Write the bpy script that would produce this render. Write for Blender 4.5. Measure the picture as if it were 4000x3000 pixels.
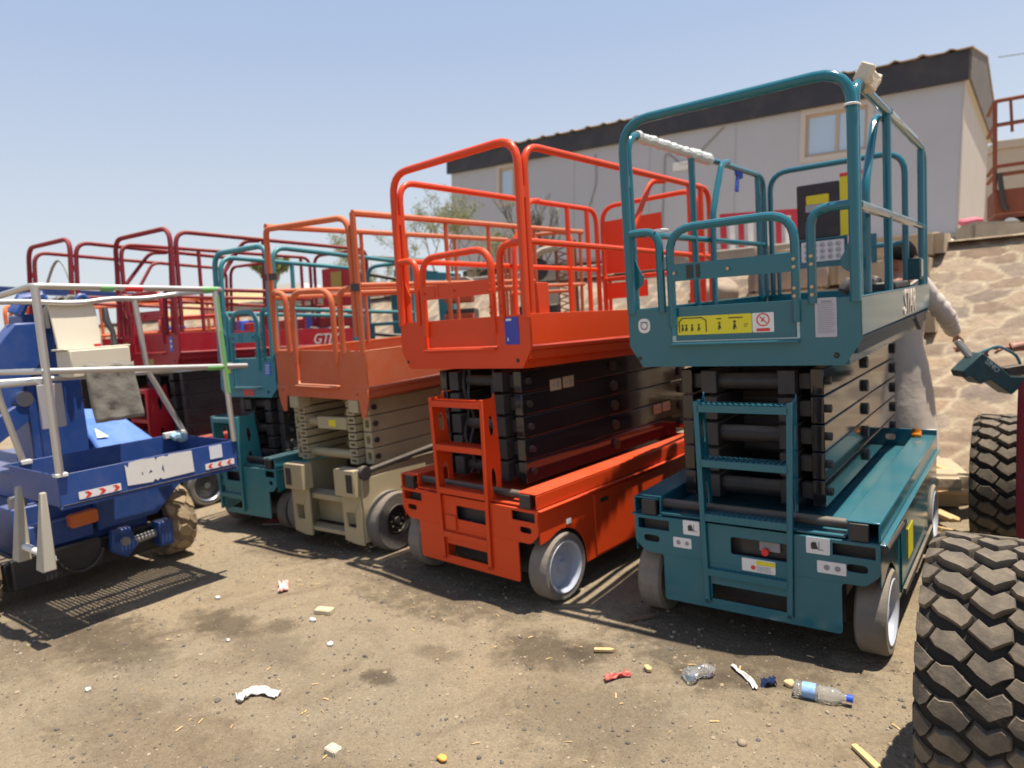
import bpy, bmesh, math, random
import numpy as np
from mathutils import Vector, Matrix, Euler, noise
from mathutils.geometry import tessellate_polygon
for o in list(bpy.data.objects): bpy.data.objects.remove(o, do_unlink=True)
S = bpy.context.scene
COL = S.collection
R = math.radians
random.seed(7)

# ---------------------------------------------------------------- camera
CR = [[0.79582879, 0.60180889, -0.06695228], [0.00797248, -0.12097387, -0.99262368], [-0.60546922, 0.78942472, -0.1010724]]
cd = bpy.data.cameras.new('camera'); cam = bpy.data.objects.new('camera', cd); COL.objects.link(cam)
mw = Matrix.Identity(4)
for i in range(3):
    mw[i][0] = CR[0][i]; mw[i][1] = -CR[1][i]; mw[i][2] = -CR[2][i]
mw[2][3] = 1.65
cam.matrix_world = mw
cd.sensor_width = 36; cd.lens = 1515.3 / 2212 * 36; cd.clip_end = 2000; cd.clip_start = .05
cd.dof.use_dof = True; cd.dof.focus_distance = 2.0; cd.dof.aperture_fstop = 3.0
S.camera = cam

# ---------------------------------------------------------------- sky, sun, exposure
SUN = Vector((.19, .105, 1)).normalized()
el = math.asin(SUN.z); az = math.atan2(SUN.x, SUN.y)
w = bpy.data.worlds.new('World'); S.world = w; w.use_nodes = True
wn = w.node_tree.nodes; wl = w.node_tree.links
sky = wn.new('ShaderNodeTexSky'); sky.sky_type = 'NISHITA'; sky.sun_disc = False
sky.sun_elevation = R(52); sky.sun_rotation = az; sky.air_density = 1.0; sky.dust_density = 2.0; sky.ozone_density = 2.0; sky.altitude = 0
tcw = wn.new('ShaderNodeTexCoord'); spx = wn.new('ShaderNodeSeparateXYZ'); wl.new(tcw.outputs['Generated'], spx.inputs[0])
cr = wn.new('ShaderNodeValToRGB'); wl.new(spx.outputs['Z'], cr.inputs[0])
cr.color_ramp.elements[0].position = 0; cr.color_ramp.elements[0].color = (.70, .735, .75, 1); cr.color_ramp.elements[1].position = .62; cr.color_ramp.elements[1].color = (.315, .43, .695, 1)
ee = cr.color_ramp.elements.new(.16); ee.color = (.585, .65, .745, 1); ee = cr.color_ramp.elements.new(.34); ee.color = (.43, .53, .72, 1)
hz = wn.new('ShaderNodeVectorMath'); hz.operation = 'SCALE'; wl.new(cr.outputs[0], hz.inputs[0]); hz.inputs['Scale'].default_value = 6.0   # dust veil over the sky
mxw = wn.new('ShaderNodeMix'); mxw.data_type = 'RGBA'; mxw.inputs[0].default_value = .9; wl.new(sky.outputs[0], mxw.inputs[6]); wl.new(hz.outputs[0], mxw.inputs[7])
wl.new(mxw.outputs[2], wn['Background'].inputs[0]); wn['Background'].inputs[1].default_value = .11
sl = bpy.data.lights.new('sun', 'SUN'); so = bpy.data.objects.new('sun', sl); COL.objects.link(so)
sl.energy = 5.0; sl.angle = R(.5); sl.color = (1, .93, .82)
so.rotation_euler = SUN.to_track_quat('Z', 'Y').to_euler()
S.view_settings.view_transform = 'Standard'; S.view_settings.look = 'None'; S.view_settings.exposure = .72; S.view_settings.gamma = 1

# ---------------------------------------------------------------- materials
MATS = {}
def mat(name, col,  rough=.5, metal=0, coat=0, dirt=0, dcol=(.34, .27, .19), bump=0, bscale=40, spec=.5, nscale=6, dust=0):
    if name in MATS: return MATS[name]
    m = bpy.data.materials.new(name); m.use_nodes = True; MATS[name] = m
    n = m.node_tree.nodes; l = m.node_tree.links; b = n['Principled BSDF']
    b.inputs['Roughness'].default_value = rough; b.inputs['Metallic'].default_value = metal
    b.inputs['Coat Weight'].default_value = coat; b.inputs['Coat Roughness'].default_value = .08
    b.inputs['Specular IOR Level'].default_value = spec

    tc = n.new('ShaderNodeTexCoord')
    nz = n.new('ShaderNodeTexNoise'); nz.inputs['Scale'].default_value = nscale; nz.inputs['Detail'].default_value = 7; nz.inputs['Roughness'].default_value = .68
    l.new(tc.outputs['Object'], nz.inputs['Vector'])
    rp = n.new('ShaderNodeMapRange'); rp.inputs[1].default_value = .42; rp.inputs[2].default_value = .78; rp.inputs[3].default_value = 0.02 * (dirt > 0); rp.inputs[4].default_value = dirt
    l.new(nz.outputs['Fac'], rp.inputs[0])
    mx = n.new('ShaderNodeMix'); mx.data_type = 'RGBA'; mx.inputs[6].default_value = (*col, 1); mx.inputs[7].default_value = (*dcol, 1)
    l.new(rp.outputs[0], mx.inputs[0]); l.new(mx.outputs[2], b.inputs['Base Color'])
    if dust:
        ge = n.new('ShaderNodeNewGeometry'); sp = n.new('ShaderNodeSeparateXYZ'); l.new(ge.outputs['Normal'], sp.inputs[0])
        d1 = n.new('ShaderNodeMapRange'); d1.inputs[1].default_value = .35; d1.inputs[2].default_value = .95; d1.inputs[4].default_value = dust; l.new(sp.outputs['Z'], d1.inputs[0])
        nd = n.new('ShaderNodeTexNoise'); nd.inputs['Scale'].default_value = 3.5; nd.inputs['Detail'].default_value = 6; l.new(tc.outputs['Object'], nd.inputs['Vector'])
        d2 = n.new('ShaderNodeMapRange'); d2.inputs[1].default_value = .3; d2.inputs[2].default_value = .65; d2.inputs[3].default_value = .35; l.new(nd.outputs['Fac'], d2.inputs[0])
        dm = n.new('ShaderNodeMath'); dm.operation = 'MULTIPLY'; l.new(d1.outputs[0], dm.inputs[0]); l.new(d2.outputs[0], dm.inputs[1])
        m2_ = n.new('ShaderNodeMix'); m2_.data_type = 'RGBA'; l.new(dm.outputs[0], m2_.inputs[0]); l.new(mx.outputs[2], m2_.inputs[6]); m2_.inputs[7].default_value = (.36, .28, .19, 1); l.new(m2_.outputs[2], b.inputs['Base Color'])
    rr = n.new('ShaderNodeMapRange'); rr.inputs[3].default_value = max(.02, rough - .03); rr.inputs[4].default_value = min(1, rough + .9 * dirt + .03)
    l.new(nz.outputs['Fac'], rr.inputs[0]); l.new(rr.outputs[0], b.inputs['Roughness'])
    if bump:
        n2 = n.new('ShaderNodeTexNoise'); n2.inputs['Scale'].default_value = bscale; n2.inputs['Detail'].default_value = 5
        l.new(tc.outputs['Object'], n2.inputs['Vector'])
        bp = n.new('ShaderNodeBump'); bp.inputs['Strength'].default_value = bump; bp.inputs['Distance'].default_value = .01
        l.new(n2.outputs['Fac'], bp.inputs['Height']); l.new(bp.outputs[0], b.inputs['Normal'])
    return m
teal = mat('teal_paint', (.003, .118, .158), .13, coat=.0, dirt=.04, spec=.5, dust=0.12)
teal2 = mat('teal_paint_dusty', (.015, .19, .225), .4, coat=.0, dirt=.16, dust=0.35)
tealdk = mat('teal_dark_paint', (.003, .045, .06), .4, spec=.25, dirt=.1, dust=0.2)
orange = mat('orange_red_paint', (.62, .050, .006), .34, coat=.0, dirt=.04, spec=.3, dust=0.15)
jlgo = mat('faded_orange_paint', (.52, .115, .045), .6, dirt=.28, spec=.2, dcol=(.50, .27, .17), dust=0.7)
cream = mat('cream_paint', (.40, .335, .20), .55, dirt=.35, dcol=(.25, .2, .13), dust=0.5)
maroon = mat('crimson_paint', (.36, .008, .020), .34, spec=.3, dirt=.1, dust=0.35)
maroonf = mat('faded_crimson_paint', (.22, .020, .030), .6, dirt=.35, dcol=(.24, .12, .10), spec=.2, dust=0.75)
blue = mat('royal_blue_paint', (.012, .055, .23), .38, dirt=.2, spec=.4, dcol=(.2, .22, .28), dust=0.35)
black = mat('black_gloss_steel', (.012, .011, .014), .07, coat=.0, dirt=.02, spec=.6)
blackm = mat('black_matt_steel', (.018, .017, .02), .5, dirt=.10, dust=0.5)
rubk = mat('black_rubber', (.02, .02, .02), .8, dirt=.2)
rubg = mat('grey_rubber', (.115, .105, .095), .85, dirt=.5, dcol=(.24, .2, .15), bump=.3, dust=0.6)
rubw = mat('pale_grey_rubber', (.155, .138, .118), .85, dirt=.8, dcol=(.31, .25, .18), bump=.3, dust=0.4)
rubt = mat('tan_muddy_rubber', (.29, .215, .13), .9, dirt=.6, dcol=(.38, .29, .17), bump=.5)
lug = mat('dusty_tread_rubber', (.105, .084, .061), .85, dirt=.9, dcol=(.245, .19, .125), bump=.25, bscale=60, nscale=16)
lugd = mat('tread_groove_rubber', (.022, .018, .014), .9, dirt=.5, dcol=(.05, .038, .026), bump=.5)
rimw = mat('pale_rim_paint', (.42, .45, .52), .45, dirt=.2)
silver = mat('galvanised_tube', (.50, .48, .45), .32, metal=.75, dirt=.3, dcol=(.5, .46, .38))
alu = mat('bright_metal', (.6, .6, .6), .3, metal=1)
brass = mat('bolt_steel', (.45, .33, .2), .4, metal=.9)
white = mat('white_sticker', (.72, .70, .68), .45, dirt=.08)
whitep = mat('white_plate_paint', (.66, .64, .60), .5, dirt=.2)
yellow = mat('yellow_sticker', (.70, .60, .01), .45, dirt=.08)
reds = mat('red_sticker', (.62, .04, .03), .45)
blks = mat('black_print', (.03, .03, .03), .5)
greyp = mat('grey_print', (.25, .24, .25), .5)
blues = mat('blue_sticker', (.01, .02, .30), .4, coat=.3)
beige = mat('beige_box_paint', (.60, .54, .42), .5, dirt=.15)
flapm = mat('grey_canvas', (.21, .195, .165), .9, dirt=.2, bump=.3)
amber = mat('amber_plastic', (.75, .22, .01), .2, coat=.5)
ambero = mat('orange_lamp_plastic', (.55, .11, .01), .3, coat=.3)
greent = mat('green_tape', (.13, .38, .11), .5, dirt=.15)
redt = mat('red_tape', (.60, .02, .02), .5)
rust = mat('rusty_paint', (.20, .058, .03), .75, dirt=.5, dcol=(.13, .05, .03), bump=.3)
tape = mat('clear_tape_wrap', (.50, .52, .49), .35, dirt=.5, dcol=(.65, .64, .58), bump=.8, nscale=25)
skin = mat('skin', (.30, .135, .085), .55)
hair = mat('black_hair', (.008, .007, .007), .95, spec=.1, bump=.5, bscale=120)
cloth = mat('white_cotton', (.60, .57, .54), .9, bump=.4, bscale=18, dirt=.1)
clothg = mat('pale_grey_cotton', (.52, .45, .38), .9, bump=.5, bscale=14, dirt=.15)
clothd = mat('dark_trouser_cloth', (.03, .028, .03), .9)
maroonc = mat('maroon_cloth', (.16, .03, .03), .9)
redplastic = mat('red_plastic', (.65, .02, .02), .35)
greytxt = mat('pale_lettering', (.72, .58, .46), .5)

# ---------------------------------------------------------------- mesh helpers
class M:
    def __init__(s, T=None): s.v = []; s.f = []; s.mi = []; s.T = T
    def add(s, vs, fs, mi=0):
        b = len(s.v)
        s.v += [(s.T @ Vector(p)) if s.T else Vector(p) for p in vs]
        s.f += [tuple(b + i for i in f) for f in fs]; s.mi += [mi] * len(fs)
    def box(s, c, d, rot=None, mi=0):
        x, y, z = d[0] / 2, d[1] / 2, d[2] / 2
        vs = [Vector((a, b, e)) for a in (-x, x) for b in (-y, y) for e in (-z, z)]
        if rot: q = Euler(rot).to_matrix(); vs = [q @ p for p in vs]
        vs = [p + Vector(c) for p in vs]
        s.add(vs, [(0, 1, 3, 2), (4, 6, 7, 5), (0, 4, 5, 1), (2, 3, 7, 6), (0, 2, 6, 4), (1, 5, 7, 3)], mi)
    def bx(s, x0, x1, y0, y1, z0, z1, mi=0): s.box(((x0 + x1) / 2, (y0 + y1) / 2, (z0 + z1) / 2), (abs(x1 - x0), abs(y1 - y0), abs(z1 - z0)), None, mi)
    def prism(s, loops, fn, w0, w1, mi=0):
        # loops: outer + holes, 2D; fn(u,v,w)->xyz
        L = [[Vector((a, b, 0)) for a, b in lp] for lp in loops]
        flat = [p for lp in L for p in lp]; n = len(flat)
        tris = tessellate_polygon(L)
        vs = [fn(p.x, p.y, w0) for p in flat] + [fn(p.x, p.y, w1) for p in flat]
        fs = [tuple(t) for t in tris] + [tuple(n + i for i in reversed(t)) for t in tris]
        k = 0
        for lp in L:
            m = len(lp)
            for i in range(m): j = (i + 1) % m; fs.append((k + i, k + j, n + k + j, n + k + i))
            k += m
        s.add(vs, fs, mi)
    def tube(s, pts, r, n=10, mi=0, cap=True, closed=False, ry=None):
        P = [Vector(p) for p in pts]; m = len(P)
        T = []
        for i in range(m):
            if closed: d = P[(i + 1) % m] - P[i - 1]
            else: d = P[min(i + 1, m - 1)] - P[max(i - 1, 0)]
            T.append(d.normalized() if d.length > 1e-9 else Vector((0, 0, 1)))
        up = Vector((0, 0, 1)) if abs(T[0].z) < .9 else Vector((1, 0, 0))
        a = T[0].cross(up).normalized(); vs = []; rr = r if isinstance(r, (list, tuple)) else [r] * m
        for i in range(m):
            a = (a - T[i] * a.dot(T[i])).normalized(); b = T[i].cross(a)
            for k in range(n):
                t = 2 * math.pi * (k + .5) / n
                vs.append(P[i] + a * (math.cos(t) * rr[i]) + b * (math.sin(t) * (ry or rr[i])))
        fs = []
        for i in range(m if closed else m - 1):
            i2 = (i + 1) % m
            for k in range(n):
                k2 = (k + 1) % n; fs.append((i * n + k, i * n + k2, i2 * n + k2, i2 * n + k))
        if cap and not closed: fs.append(tuple(reversed(range(n)))); fs.append(tuple((m - 1) * n + k for k in range(n)))
        s.add(vs, fs, mi)
    def cyl(s, p0, p1, r, n=16, mi=0): s.tube([p0, p1], r, n, mi)
    def lathe(s, prof, c, axis, n=32, mi=0):
        ax = Vector(axis).normalized(); up = Vector((0, 0, 1)) if abs(ax.z) < .9 else Vector((1, 0, 0))
        a = ax.cross(up).normalized(); b = ax.cross(a); c = Vector(c); m = len(prof); vs = []
        for k in range(n):
            t = 2 * math.pi * k / n
            for (r, h) in prof: vs.append(c + ax * h + (a * math.cos(t) + b * math.sin(t)) * r)
        fs = []
        for k in range(n):
            k2 = (k + 1) % n
            for i in range(m - 1): fs.append((k * m + i, k * m + i + 1, k2 * m + i + 1, k2 * m + i))
        s.add(vs, fs, mi)
    def build(s, name, mats, parent=None, bevel=0, loc=None, smooth=True, ang=35, split=False):
        if split:
            par = list(range(len(s.v)))
            def fd(a):
                while par[a] != a: par[a] = par[par[a]]; a = par[a]
                return a
            for f in s.f:
                for a in f[1:]: par[fd(a)] = fd(f[0])
            comp = {}
            for f, k in zip(s.f, s.mi): comp.setdefault(fd(f[0]), []).append((f, k))
            o = None
            for fl_ in comp.values():
                q = M(); ids = sorted({a for f, _ in fl_ for a in f}); mp_ = {a: i for i, a in enumerate(ids)}
                q.v = [s.v[a] for a in ids]; q.f = [tuple(mp_[a] for a in f) for f, _ in fl_]; q.mi = [k for _, k in fl_]
                mm = mats[q.mi[0]] if isinstance(mats, (list, tuple)) else mats
                o = q.build(name, mm, parent, bevel, loc, smooth, ang)
            return o
        me = bpy.data.meshes.new(name)
        me.from_pydata([tuple(p) for p in s.v], [], s.f)
        mats = mats if isinstance(mats, (list, tuple)) else [mats]
        for x in mats: me.materials.append(x)
        if len(mats) > 1: me.polygons.foreach_set('material_index', s.mi)
        bm = bmesh.new(); bm.from_mesh(me); bmesh.ops.recalc_face_normals(bm, faces=bm.faces); bm.to_mesh(me); bm.free()
        if smooth:
            me.polygons.foreach_set('use_smooth', [True] * len(me.polygons)); me.set_sharp_from_angle(angle=R(ang))
        o = bpy.data.objects.new(name, me); COL.objects.link(o)
        if parent: o.parent = parent
        if loc: o.location = loc
        if bevel:
            b = o.modifiers.new('bevel', 'BEVEL'); b.width = bevel; b.segments = 2; b.limit_method = 'ANGLE'; b.angle_limit = R(40)
        return o
def rnd(pts, rad, seg=6, closed=False):
    P = [Vector(p) for p in pts]; out = []; n = len(P)
    for i in range(n):
        if not closed and (i == 0 or i == n - 1): out.append(P[i]); continue
        a, b, c = P[i - 1], P[i], P[(i + 1) % n]
        r = rad[i] if isinstance(rad, (list, tuple)) else rad
        d1 = (a - b); d2 = (c - b); r = min(r, d1.length * .49, d2.length * .49)
        if r < 1e-4: out.append(b); continue
        p, q = b + d1.normalized() * r, b + d2.normalized() * r
        for k in range(seg + 1):
            t = k / seg; out.append((1 - t) ** 2 * p + 2 * t * (1 - t) * b + t * t * q)
    return out
def rnd2(pts, rad, seg=4): return [(p.x, p.y) for p in rnd([(a, b, 0) for a, b in pts], rad, seg, True)]
def circ2(c, r, n=16, sy=1): return [(c[0] + r * math.cos(2 * math.pi * k / n), c[1] + r * sy * math.sin(2 * math.pi * k / n)) for k in range(n)]
FR = lambda u, v, w: (u, w, v)      # front plate: u=x v=z, depth w=y
SD = lambda u, v, w: (w, u, v)      # side plate: u=y v=z, depth w=x
FL = lambda u, v, w: (u, v, w)
def empty(name, label, cat, loc, rz=0, group=None):
    o = bpy.data.objects.new(name, None); COL.objects.link(o); o.location = loc; o.rotation_euler = (0, 0, rz)
    o.empty_display_size = .1
    o['label'] = label; o['category'] = cat
    if group: o['group'] = group
    return o
def tag(o, label, cat, group=None):
    o['label'] = label; o['category'] = cat
    if group: o['group'] = group
    return o
def copytree(o, parent=None):
    c = o.copy(); COL.objects.link(c); c.parent = parent
    for ch in list(o.children): copytree(ch, c)
    return c
_tm = {}
def text(s, size, m, parent, mtx, name='lettering', ext=.0012, shear=0):
    cu = bpy.data.curves.new(name, 'FONT'); cu.body = s; cu.size = size; cu.extrude = ext; cu.align_x = 'CENTER'; cu.align_y = 'CENTER'; cu.shear = shear; cu.offset = size * .012
    t = bpy.data.objects.new(name, cu); COL.objects.link(t)
    me = bpy.data.meshes.new_from_object(t.evaluated_get(bpy.context.evaluated_depsgraph_get()))
    bpy.data.objects.remove(t, do_unlink=True)
    me.materials.clear(); me.materials.append(m)
    o = bpy.data.objects.new(name, me); COL.objects.link(o); o.parent = parent; o.matrix_local = mtx
    return o
def MF(x, y, z): return Matrix.Translation((x, y, z)) @ Matrix.Rotation(R(90), 4, 'X')            # faces -Y
def MS(x, y, z): return Matrix.Translation((x, y, z)) @ Matrix.Rotation(R(90), 4, 'Z') @ Matrix.Rotation(R(90), 4, 'X')  # faces +X

# ---------------------------------------------------------------- setting: ground
def gz(x, y):
    t = min(1, max(0, (y - 5.5) / .9)); return .18 * t * t * (3 - 2 * t)
def ground_mat():
    m = bpy.data.materials.new('dirt_ground'); m.use_nodes = True
    n = m.node_tree.nodes; l = m.node_tree.links; b = n['Principled BSDF']; b.inputs['Roughness'].default_value = .93; b.inputs['Specular IOR Level'].default_value = .15
    tc = n.new('ShaderNodeTexCoord')
    def nz(sc, det=6, ro=.6, dist=0):
        t = n.new('ShaderNodeTexNoise'); t.inputs['Scale'].default_value = sc; t.inputs['Detail'].default_value = det; t.inputs['Roughness'].default_value = ro; t.inputs['Distortion'].default_value = dist
        l.new(tc.outputs['Object'], t.inputs['Vector']); return t.outputs['Fac']
    def mr(x, a, b_, c=0, d=1):
        t = n.new('ShaderNodeMapRange'); t.inputs[1].default_value = a; t.inputs[2].default_value = b_; t.inputs[3].default_value = c; t.inputs[4].default_value = d
        l.new(x, t.inputs[0]); return t.outputs[0]
    def mix(f, a, c):
        t = n.new('ShaderNodeMix'); t.data_type = 'RGBA'
        if hasattr(f, 'links') or not isinstance(f, float): l.new(f, t.inputs[0])
        for k, v in ((6, a), (7, c)):
            if isinstance(v, tuple): t.inputs[k].default_value = (*v, 1)
            else: l.new(v, t.inputs[k])
        return t.outputs[2]
    c = mix(mr(nz(.9, 5), .38, .62), (.42, .318, .20), (.345, .285, .195))
    c = mix(mr(nz(3.2, 8, .7, .6), .42, .75), c, (.40, .315, .20))
    c = mix(mr(nz(2.3, 7, .7, 1.2), .50, .72, 0, .8), c, (.19, .135, .082))
    c = mix(mr(nz(30, 5, .7), .35, .75, 0, .4), c, (.21, .165, .115))
    c = mix(mr(nz(11, 6, .75), .55, .8, 0, .6), c, (.46, .38, .27))
    c = mix(mr(nz(75, 5, .75), .40, .62, 0, .42), c, (.17, .13, .088))
    c = mix(mr(nz(130, 3, .7), .58, .72, 0, .5), c, (.50, .42, .31))
    v = n.new('ShaderNodeTexVoronoi'); v.inputs['Scale'].default_value = 55; l.new(tc.outputs['Object'], v.inputs['Vector'])
    vm = mr(v.outputs['Distance'], .12, .2, 1, 0)
    vc = n.new('ShaderNodeSeparateColor'); l.new(v.outputs['Color'], vc.inputs[0])
    sel = n.new('ShaderNodeMath'); sel.operation = 'GREATER_THAN'; sel.inputs[1].default_value = .72; l.new(vc.outputs[0], sel.inputs[0])
    mm = n.new('ShaderNodeMath'); mm.operation = 'MULTIPLY'; l.new(vm, mm.inputs[0]); l.new(sel.outputs[0], mm.inputs[1])
    pc = mix(vc.outputs[1], (.09, .08, .068), (.36, .295, .21))
    c = mix(mm.outputs[0], c, pc)
    # oil stains soaked in the dirt, each with its own place
    wv = n.new('ShaderNodeTexNoise'); wv.inputs['Scale'].default_value = 9; wv.inputs['Detail'].default_value = 9; wv.inputs['Roughness'].default_value = .72; l.new(tc.outputs['Object'], wv.inputs['Vector'])
    for (x, y, r, k, sx) in [(-1.95, 2.66, .20, .85, 1.7), (-2.47, 2.04, .075, .9, 1.6), (-2.4, 2.36, .09, .5, 2), (-3.75, 2.0, .16, .8, 2.6), (-4.1, 1.55, .28, .75, 2.4), (-3.4, 2.15, .10, .7, 1.5), (-2.2, 1.3, .3, .35, 2), (-3.1, 1.2, .35, .35, 2), (-1.5, 2.3, .35, .4, 1.6), (-1.75, 2.75, .12, .8, 1.4), (-3.2, 1.95, .2, .4, 2), (-1.2, 3.2, .55, .8, 1.4), (-2.9, 3.1, .6, .75, 1.5), (-4.4, 3.2, .5, .7, 1.5), (-1.35, 1.9, .1, .5, 1.5), (-4.5, 1.3, .5, .5, 1.4), (-1.15, 2.8, .12, .5, 1.6), (-2.05, 2.5, .12, .4, 1)]:
        sub = n.new('ShaderNodeVectorMath'); sub.operation = 'SUBTRACT'; l.new(tc.outputs['Object'], sub.inputs[0]); sub.inputs[1].default_value = (x, y, 0)
        ws = n.new('ShaderNodeVectorMath'); ws.operation = 'MULTIPLY_ADD'; l.new(wv.outputs['Color'], ws.inputs[0]); ws.inputs[1].default_value = (r * 2.6,) * 3; l.new(sub.outputs[0], ws.inputs[2])
        of = n.new('ShaderNodeVectorMath'); of.operation = 'ADD'; l.new(ws.outputs[0], of.inputs[0]); of.inputs[1].default_value = (-r * 1.3,) * 3
        sc = n.new('ShaderNodeVectorMath'); sc.operation = 'MULTIPLY'; l.new(of.outputs[0], sc.inputs[0]); sc.inputs[1].default_value = (1 / (r * sx), 1 / r, 0)
        ln = n.new('ShaderNodeVectorMath'); ln.operation = 'LENGTH'; l.new(sc.outputs[0], ln.inputs[0])
        c = mix(mr(ln.outputs['Value'], .5, 1.0, k * .8, 0), c, (.075, .055, .036))
    l.new(c, b.inputs['Base Color'])
    h1 = nz(14, 8, .75); h2 = nz(90, 4, .7); h3 = nz(3, 4)
    ad = n.new('ShaderNodeMath'); ad.operation = 'MULTIPLY_ADD'; l.new(h1, ad.inputs[0]); ad.inputs[1].default_value = 2.2; l.new(h2, ad.inputs[2])
    a2 = n.new('ShaderNodeMath'); a2.operation = 'MULTIPLY_ADD'; l.new(mm.outputs[0], a2.inputs[0]); a2.inputs[1].default_value = .5; l.new(ad.outputs[0], a2.inputs[2])
    bp = n.new('ShaderNodeBump'); bp.inputs['Strength'].default_value = .9; bp.inputs['Distance'].default_value = .016; l.new(a2.outputs[0], bp.inputs['Height']); l.new(bp.outputs[0], b.inputs['Normal'])
    return m
gm = ground_mat()
def hgt(x, y): return gz(x, y) + .010 * noise.noise((x * 3, y * 3, 0)) + .018 * noise.noise((x * .8, y * .8, 3)) - .004
g = M()
xs = sorted(set([-900, -300, -120, -60, -40, -30, -25] + [round(-20 + .5 * i, 2) for i in range(24)] + [round(-8 + .1 * i, 2) for i in range(100)] + [2, 4, 8, 20, 60, 200, 900]))
ys = sorted(set([-900, -200, -60, -20, -8, -3, -1] + [round(-.5 + .1 * i, 2) for i in range(90)] + [8.7, 9.5, 12, 20, 60, 200, 900]))
vs = [(x, y, hgt(x, y) if (abs(x) < 12 and -1 < y < 9) else gz(x, y)) for y in ys for x in xs]
nx = len(xs)
g.add(vs, [(j * nx + i, j * nx + i + 1, (j + 1) * nx + i + 1, (j + 1) * nx + i) for j in range(len(ys) - 1) for i in range(nx - 1)])
go = g.build('ground', gm, ang=180); go['kind'] = 'structure'

# ---------------------------------------------------------------- rubble masonry slope + terrace
rs = np.random.RandomState(3)
def slope_mesh(name, x0, x1, dx, seed):
    # local: s along x, t up the slope
    P0 = np.array([6.25, .10]); P1 = np.array([8.9, 2.10]); Ls = np.linalg.norm(P1 - P0); dirv = (P1 - P0) / Ls; nrm = np.array([-dirv[1], dirv[0]])
    nxx = int((x1 - x0) / dx) + 1; nt = int(Ls / dx) + 1
    X, Tt = np.meshgrid(np.linspace(x0, x1, nxx), np.linspace(0, Ls, nt))
    cx, cy = .36, .185
    i0, i1 = int(x0 / cx) - 2, int(x1 / cx) + 3; j1 = int(Ls / cy) + 3
    pts = []; cols = []
    rg = np.random.RandomState(11)
    tbl = {}
    def cell(i, j):
        r2 = np.random.RandomState((i * 7919 + j * 104729 + 12345) % (2 ** 31))
        return ((i + .5 * (j % 2) + r2.uniform(.15, .85)) * cx, (j + r2.uniform(.2, .8)) * cy, r2.uniform(0, 1), r2.uniform(0, 1), r2.uniform(.4, 1))
    for i in range(i0, i1 + 1):
        for j in range(-2, j1 + 1): pts.append(cell(i, j))
    A = np.array(pts); px = A[:, 0]; py = A[:, 1]
    XX = X + .03 * np.sin(X * 9 + Tt * 5) + .012 * np.sin(X * 23 - Tt * 17); TT = Tt + .02 * np.sin(X * 7 - Tt * 11) + .010 * np.sin(X * 31 + Tt * 13)
    f = XX.ravel(); t = TT.ravel(); d1 = np.full(f.shape, 9.); d2 = d1.copy(); idx = np.zeros(f.shape, int)
    for k in range(len(px)):
        d = np.abs((f - px[k]) / cx) ** 2.4 + np.abs((t - py[k]) / cy) ** 2.4; d = d ** (1 / 2.4)
        c1 = d < d1; d2 = np.where(c1, d1, np.minimum(d2, d)); idx = np.where(c1, k, idx); d1 = np.minimum(d1, d)
    e = np.clip((d2 - d1 - .03) / .13, 0, 1)
    e = e * e * (3 - 2 * e)
    hh = .009 * e * A[idx, 4]
    a = A[idx, 2]; bq = A[idx, 3]
    base = np.stack([.34 - .15 * a, .245 - .115 * a + .02 * bq, .16 - .07 * a + .03 * bq], 1)
    rim = np.exp(-((d2 - d1 - .07) / .035) ** 2) * .35
    base = base * (1 - rim[:, None])
    mort = np.array([.39, .315, .215])
    fade = np.array([.5, .4, .26])
    col = mort[None] * (1 - e[:, None]) + base * e[:, None]
    zz = hh.reshape(X.shape)
    Y = P0[0] + Tt * dirv[0] + zz * nrm[0]; Z = P0[1] + Tt * dirv[1] + zz * nrm[1]
    V = np.stack([X, Y, Z], -1).reshape(-1, 3)
    F = [(j * nxx + i, j * nxx + i + 1, (j + 1) * nxx + i + 1, (j + 1) * nxx + i) for j in range(nt - 1) for i in range(nxx - 1)]
    me = bpy.data.meshes.new(name); me.from_pydata(V.tolist(), [], F)
    ca = me.color_attributes.new('stone', 'FLOAT_COLOR', 'POINT')
    ca.data.foreach_set('color', np.concatenate([col, np.ones((len(col), 1))], 1).ravel())
    me.polygons.foreach_set('use_smooth', [True] * len(me.polygons))
    return me
me1 = slope_mesh('stone_slope', -24, -8, .09, 1)
me2 = slope_mesh('stone_slope', -8, -2.5, .045, 1)
me3 = slope_mesh('stone_slope', -2.5, 2.6, .028, 1)
bm = bmesh.new()
for q in (me1, me2, me3): bm.from_mesh(q)
me = bpy.data.meshes.new('stone_slope')
cl = bm.verts.layers.float_color.get('stone')
bm.to_mesh(me); bm.free()
sm = bpy.data.materials.new('rubble_masonry'); sm.use_nodes = True
n = sm.node_tree.nodes; l = sm.node_tree.links; b = n['Principled BSDF']; b.inputs['Roughness'].default_value = .95; b.inputs['Specular IOR Level'].default_value = .1
at_ = n.new('ShaderNodeVertexColor'); at_.layer_name = 'stone'
nz = n.new('ShaderNodeTexNoise'); nz.inputs['Scale'].default_value = 7; nz.inputs['Detail'].default_value = 8; nz.inputs['Roughness'].default_value = .7
tc = n.new('ShaderNodeTexCoord'); l.new(tc.outputs['Object'], nz.inputs['Vector'])
mr_ = n.new('ShaderNodeMapRange'); mr_.inputs[1].default_value = .3; mr_.inputs[2].default_value = .7; mr_.inputs[3].default_value = .72; mr_.inputs[4].default_value = 1.2; l.new(nz.outputs['Fac'], mr_.inputs[0])
mu = n.new('ShaderNodeVectorMath'); mu.operation = 'SCALE'; l.new(at_.outputs['Color'], mu.inputs[0]); l.new(mr_.outputs[0], mu.inputs['Scale']); l.new(mu.outputs[0], b.inputs['Base Color'])
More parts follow.
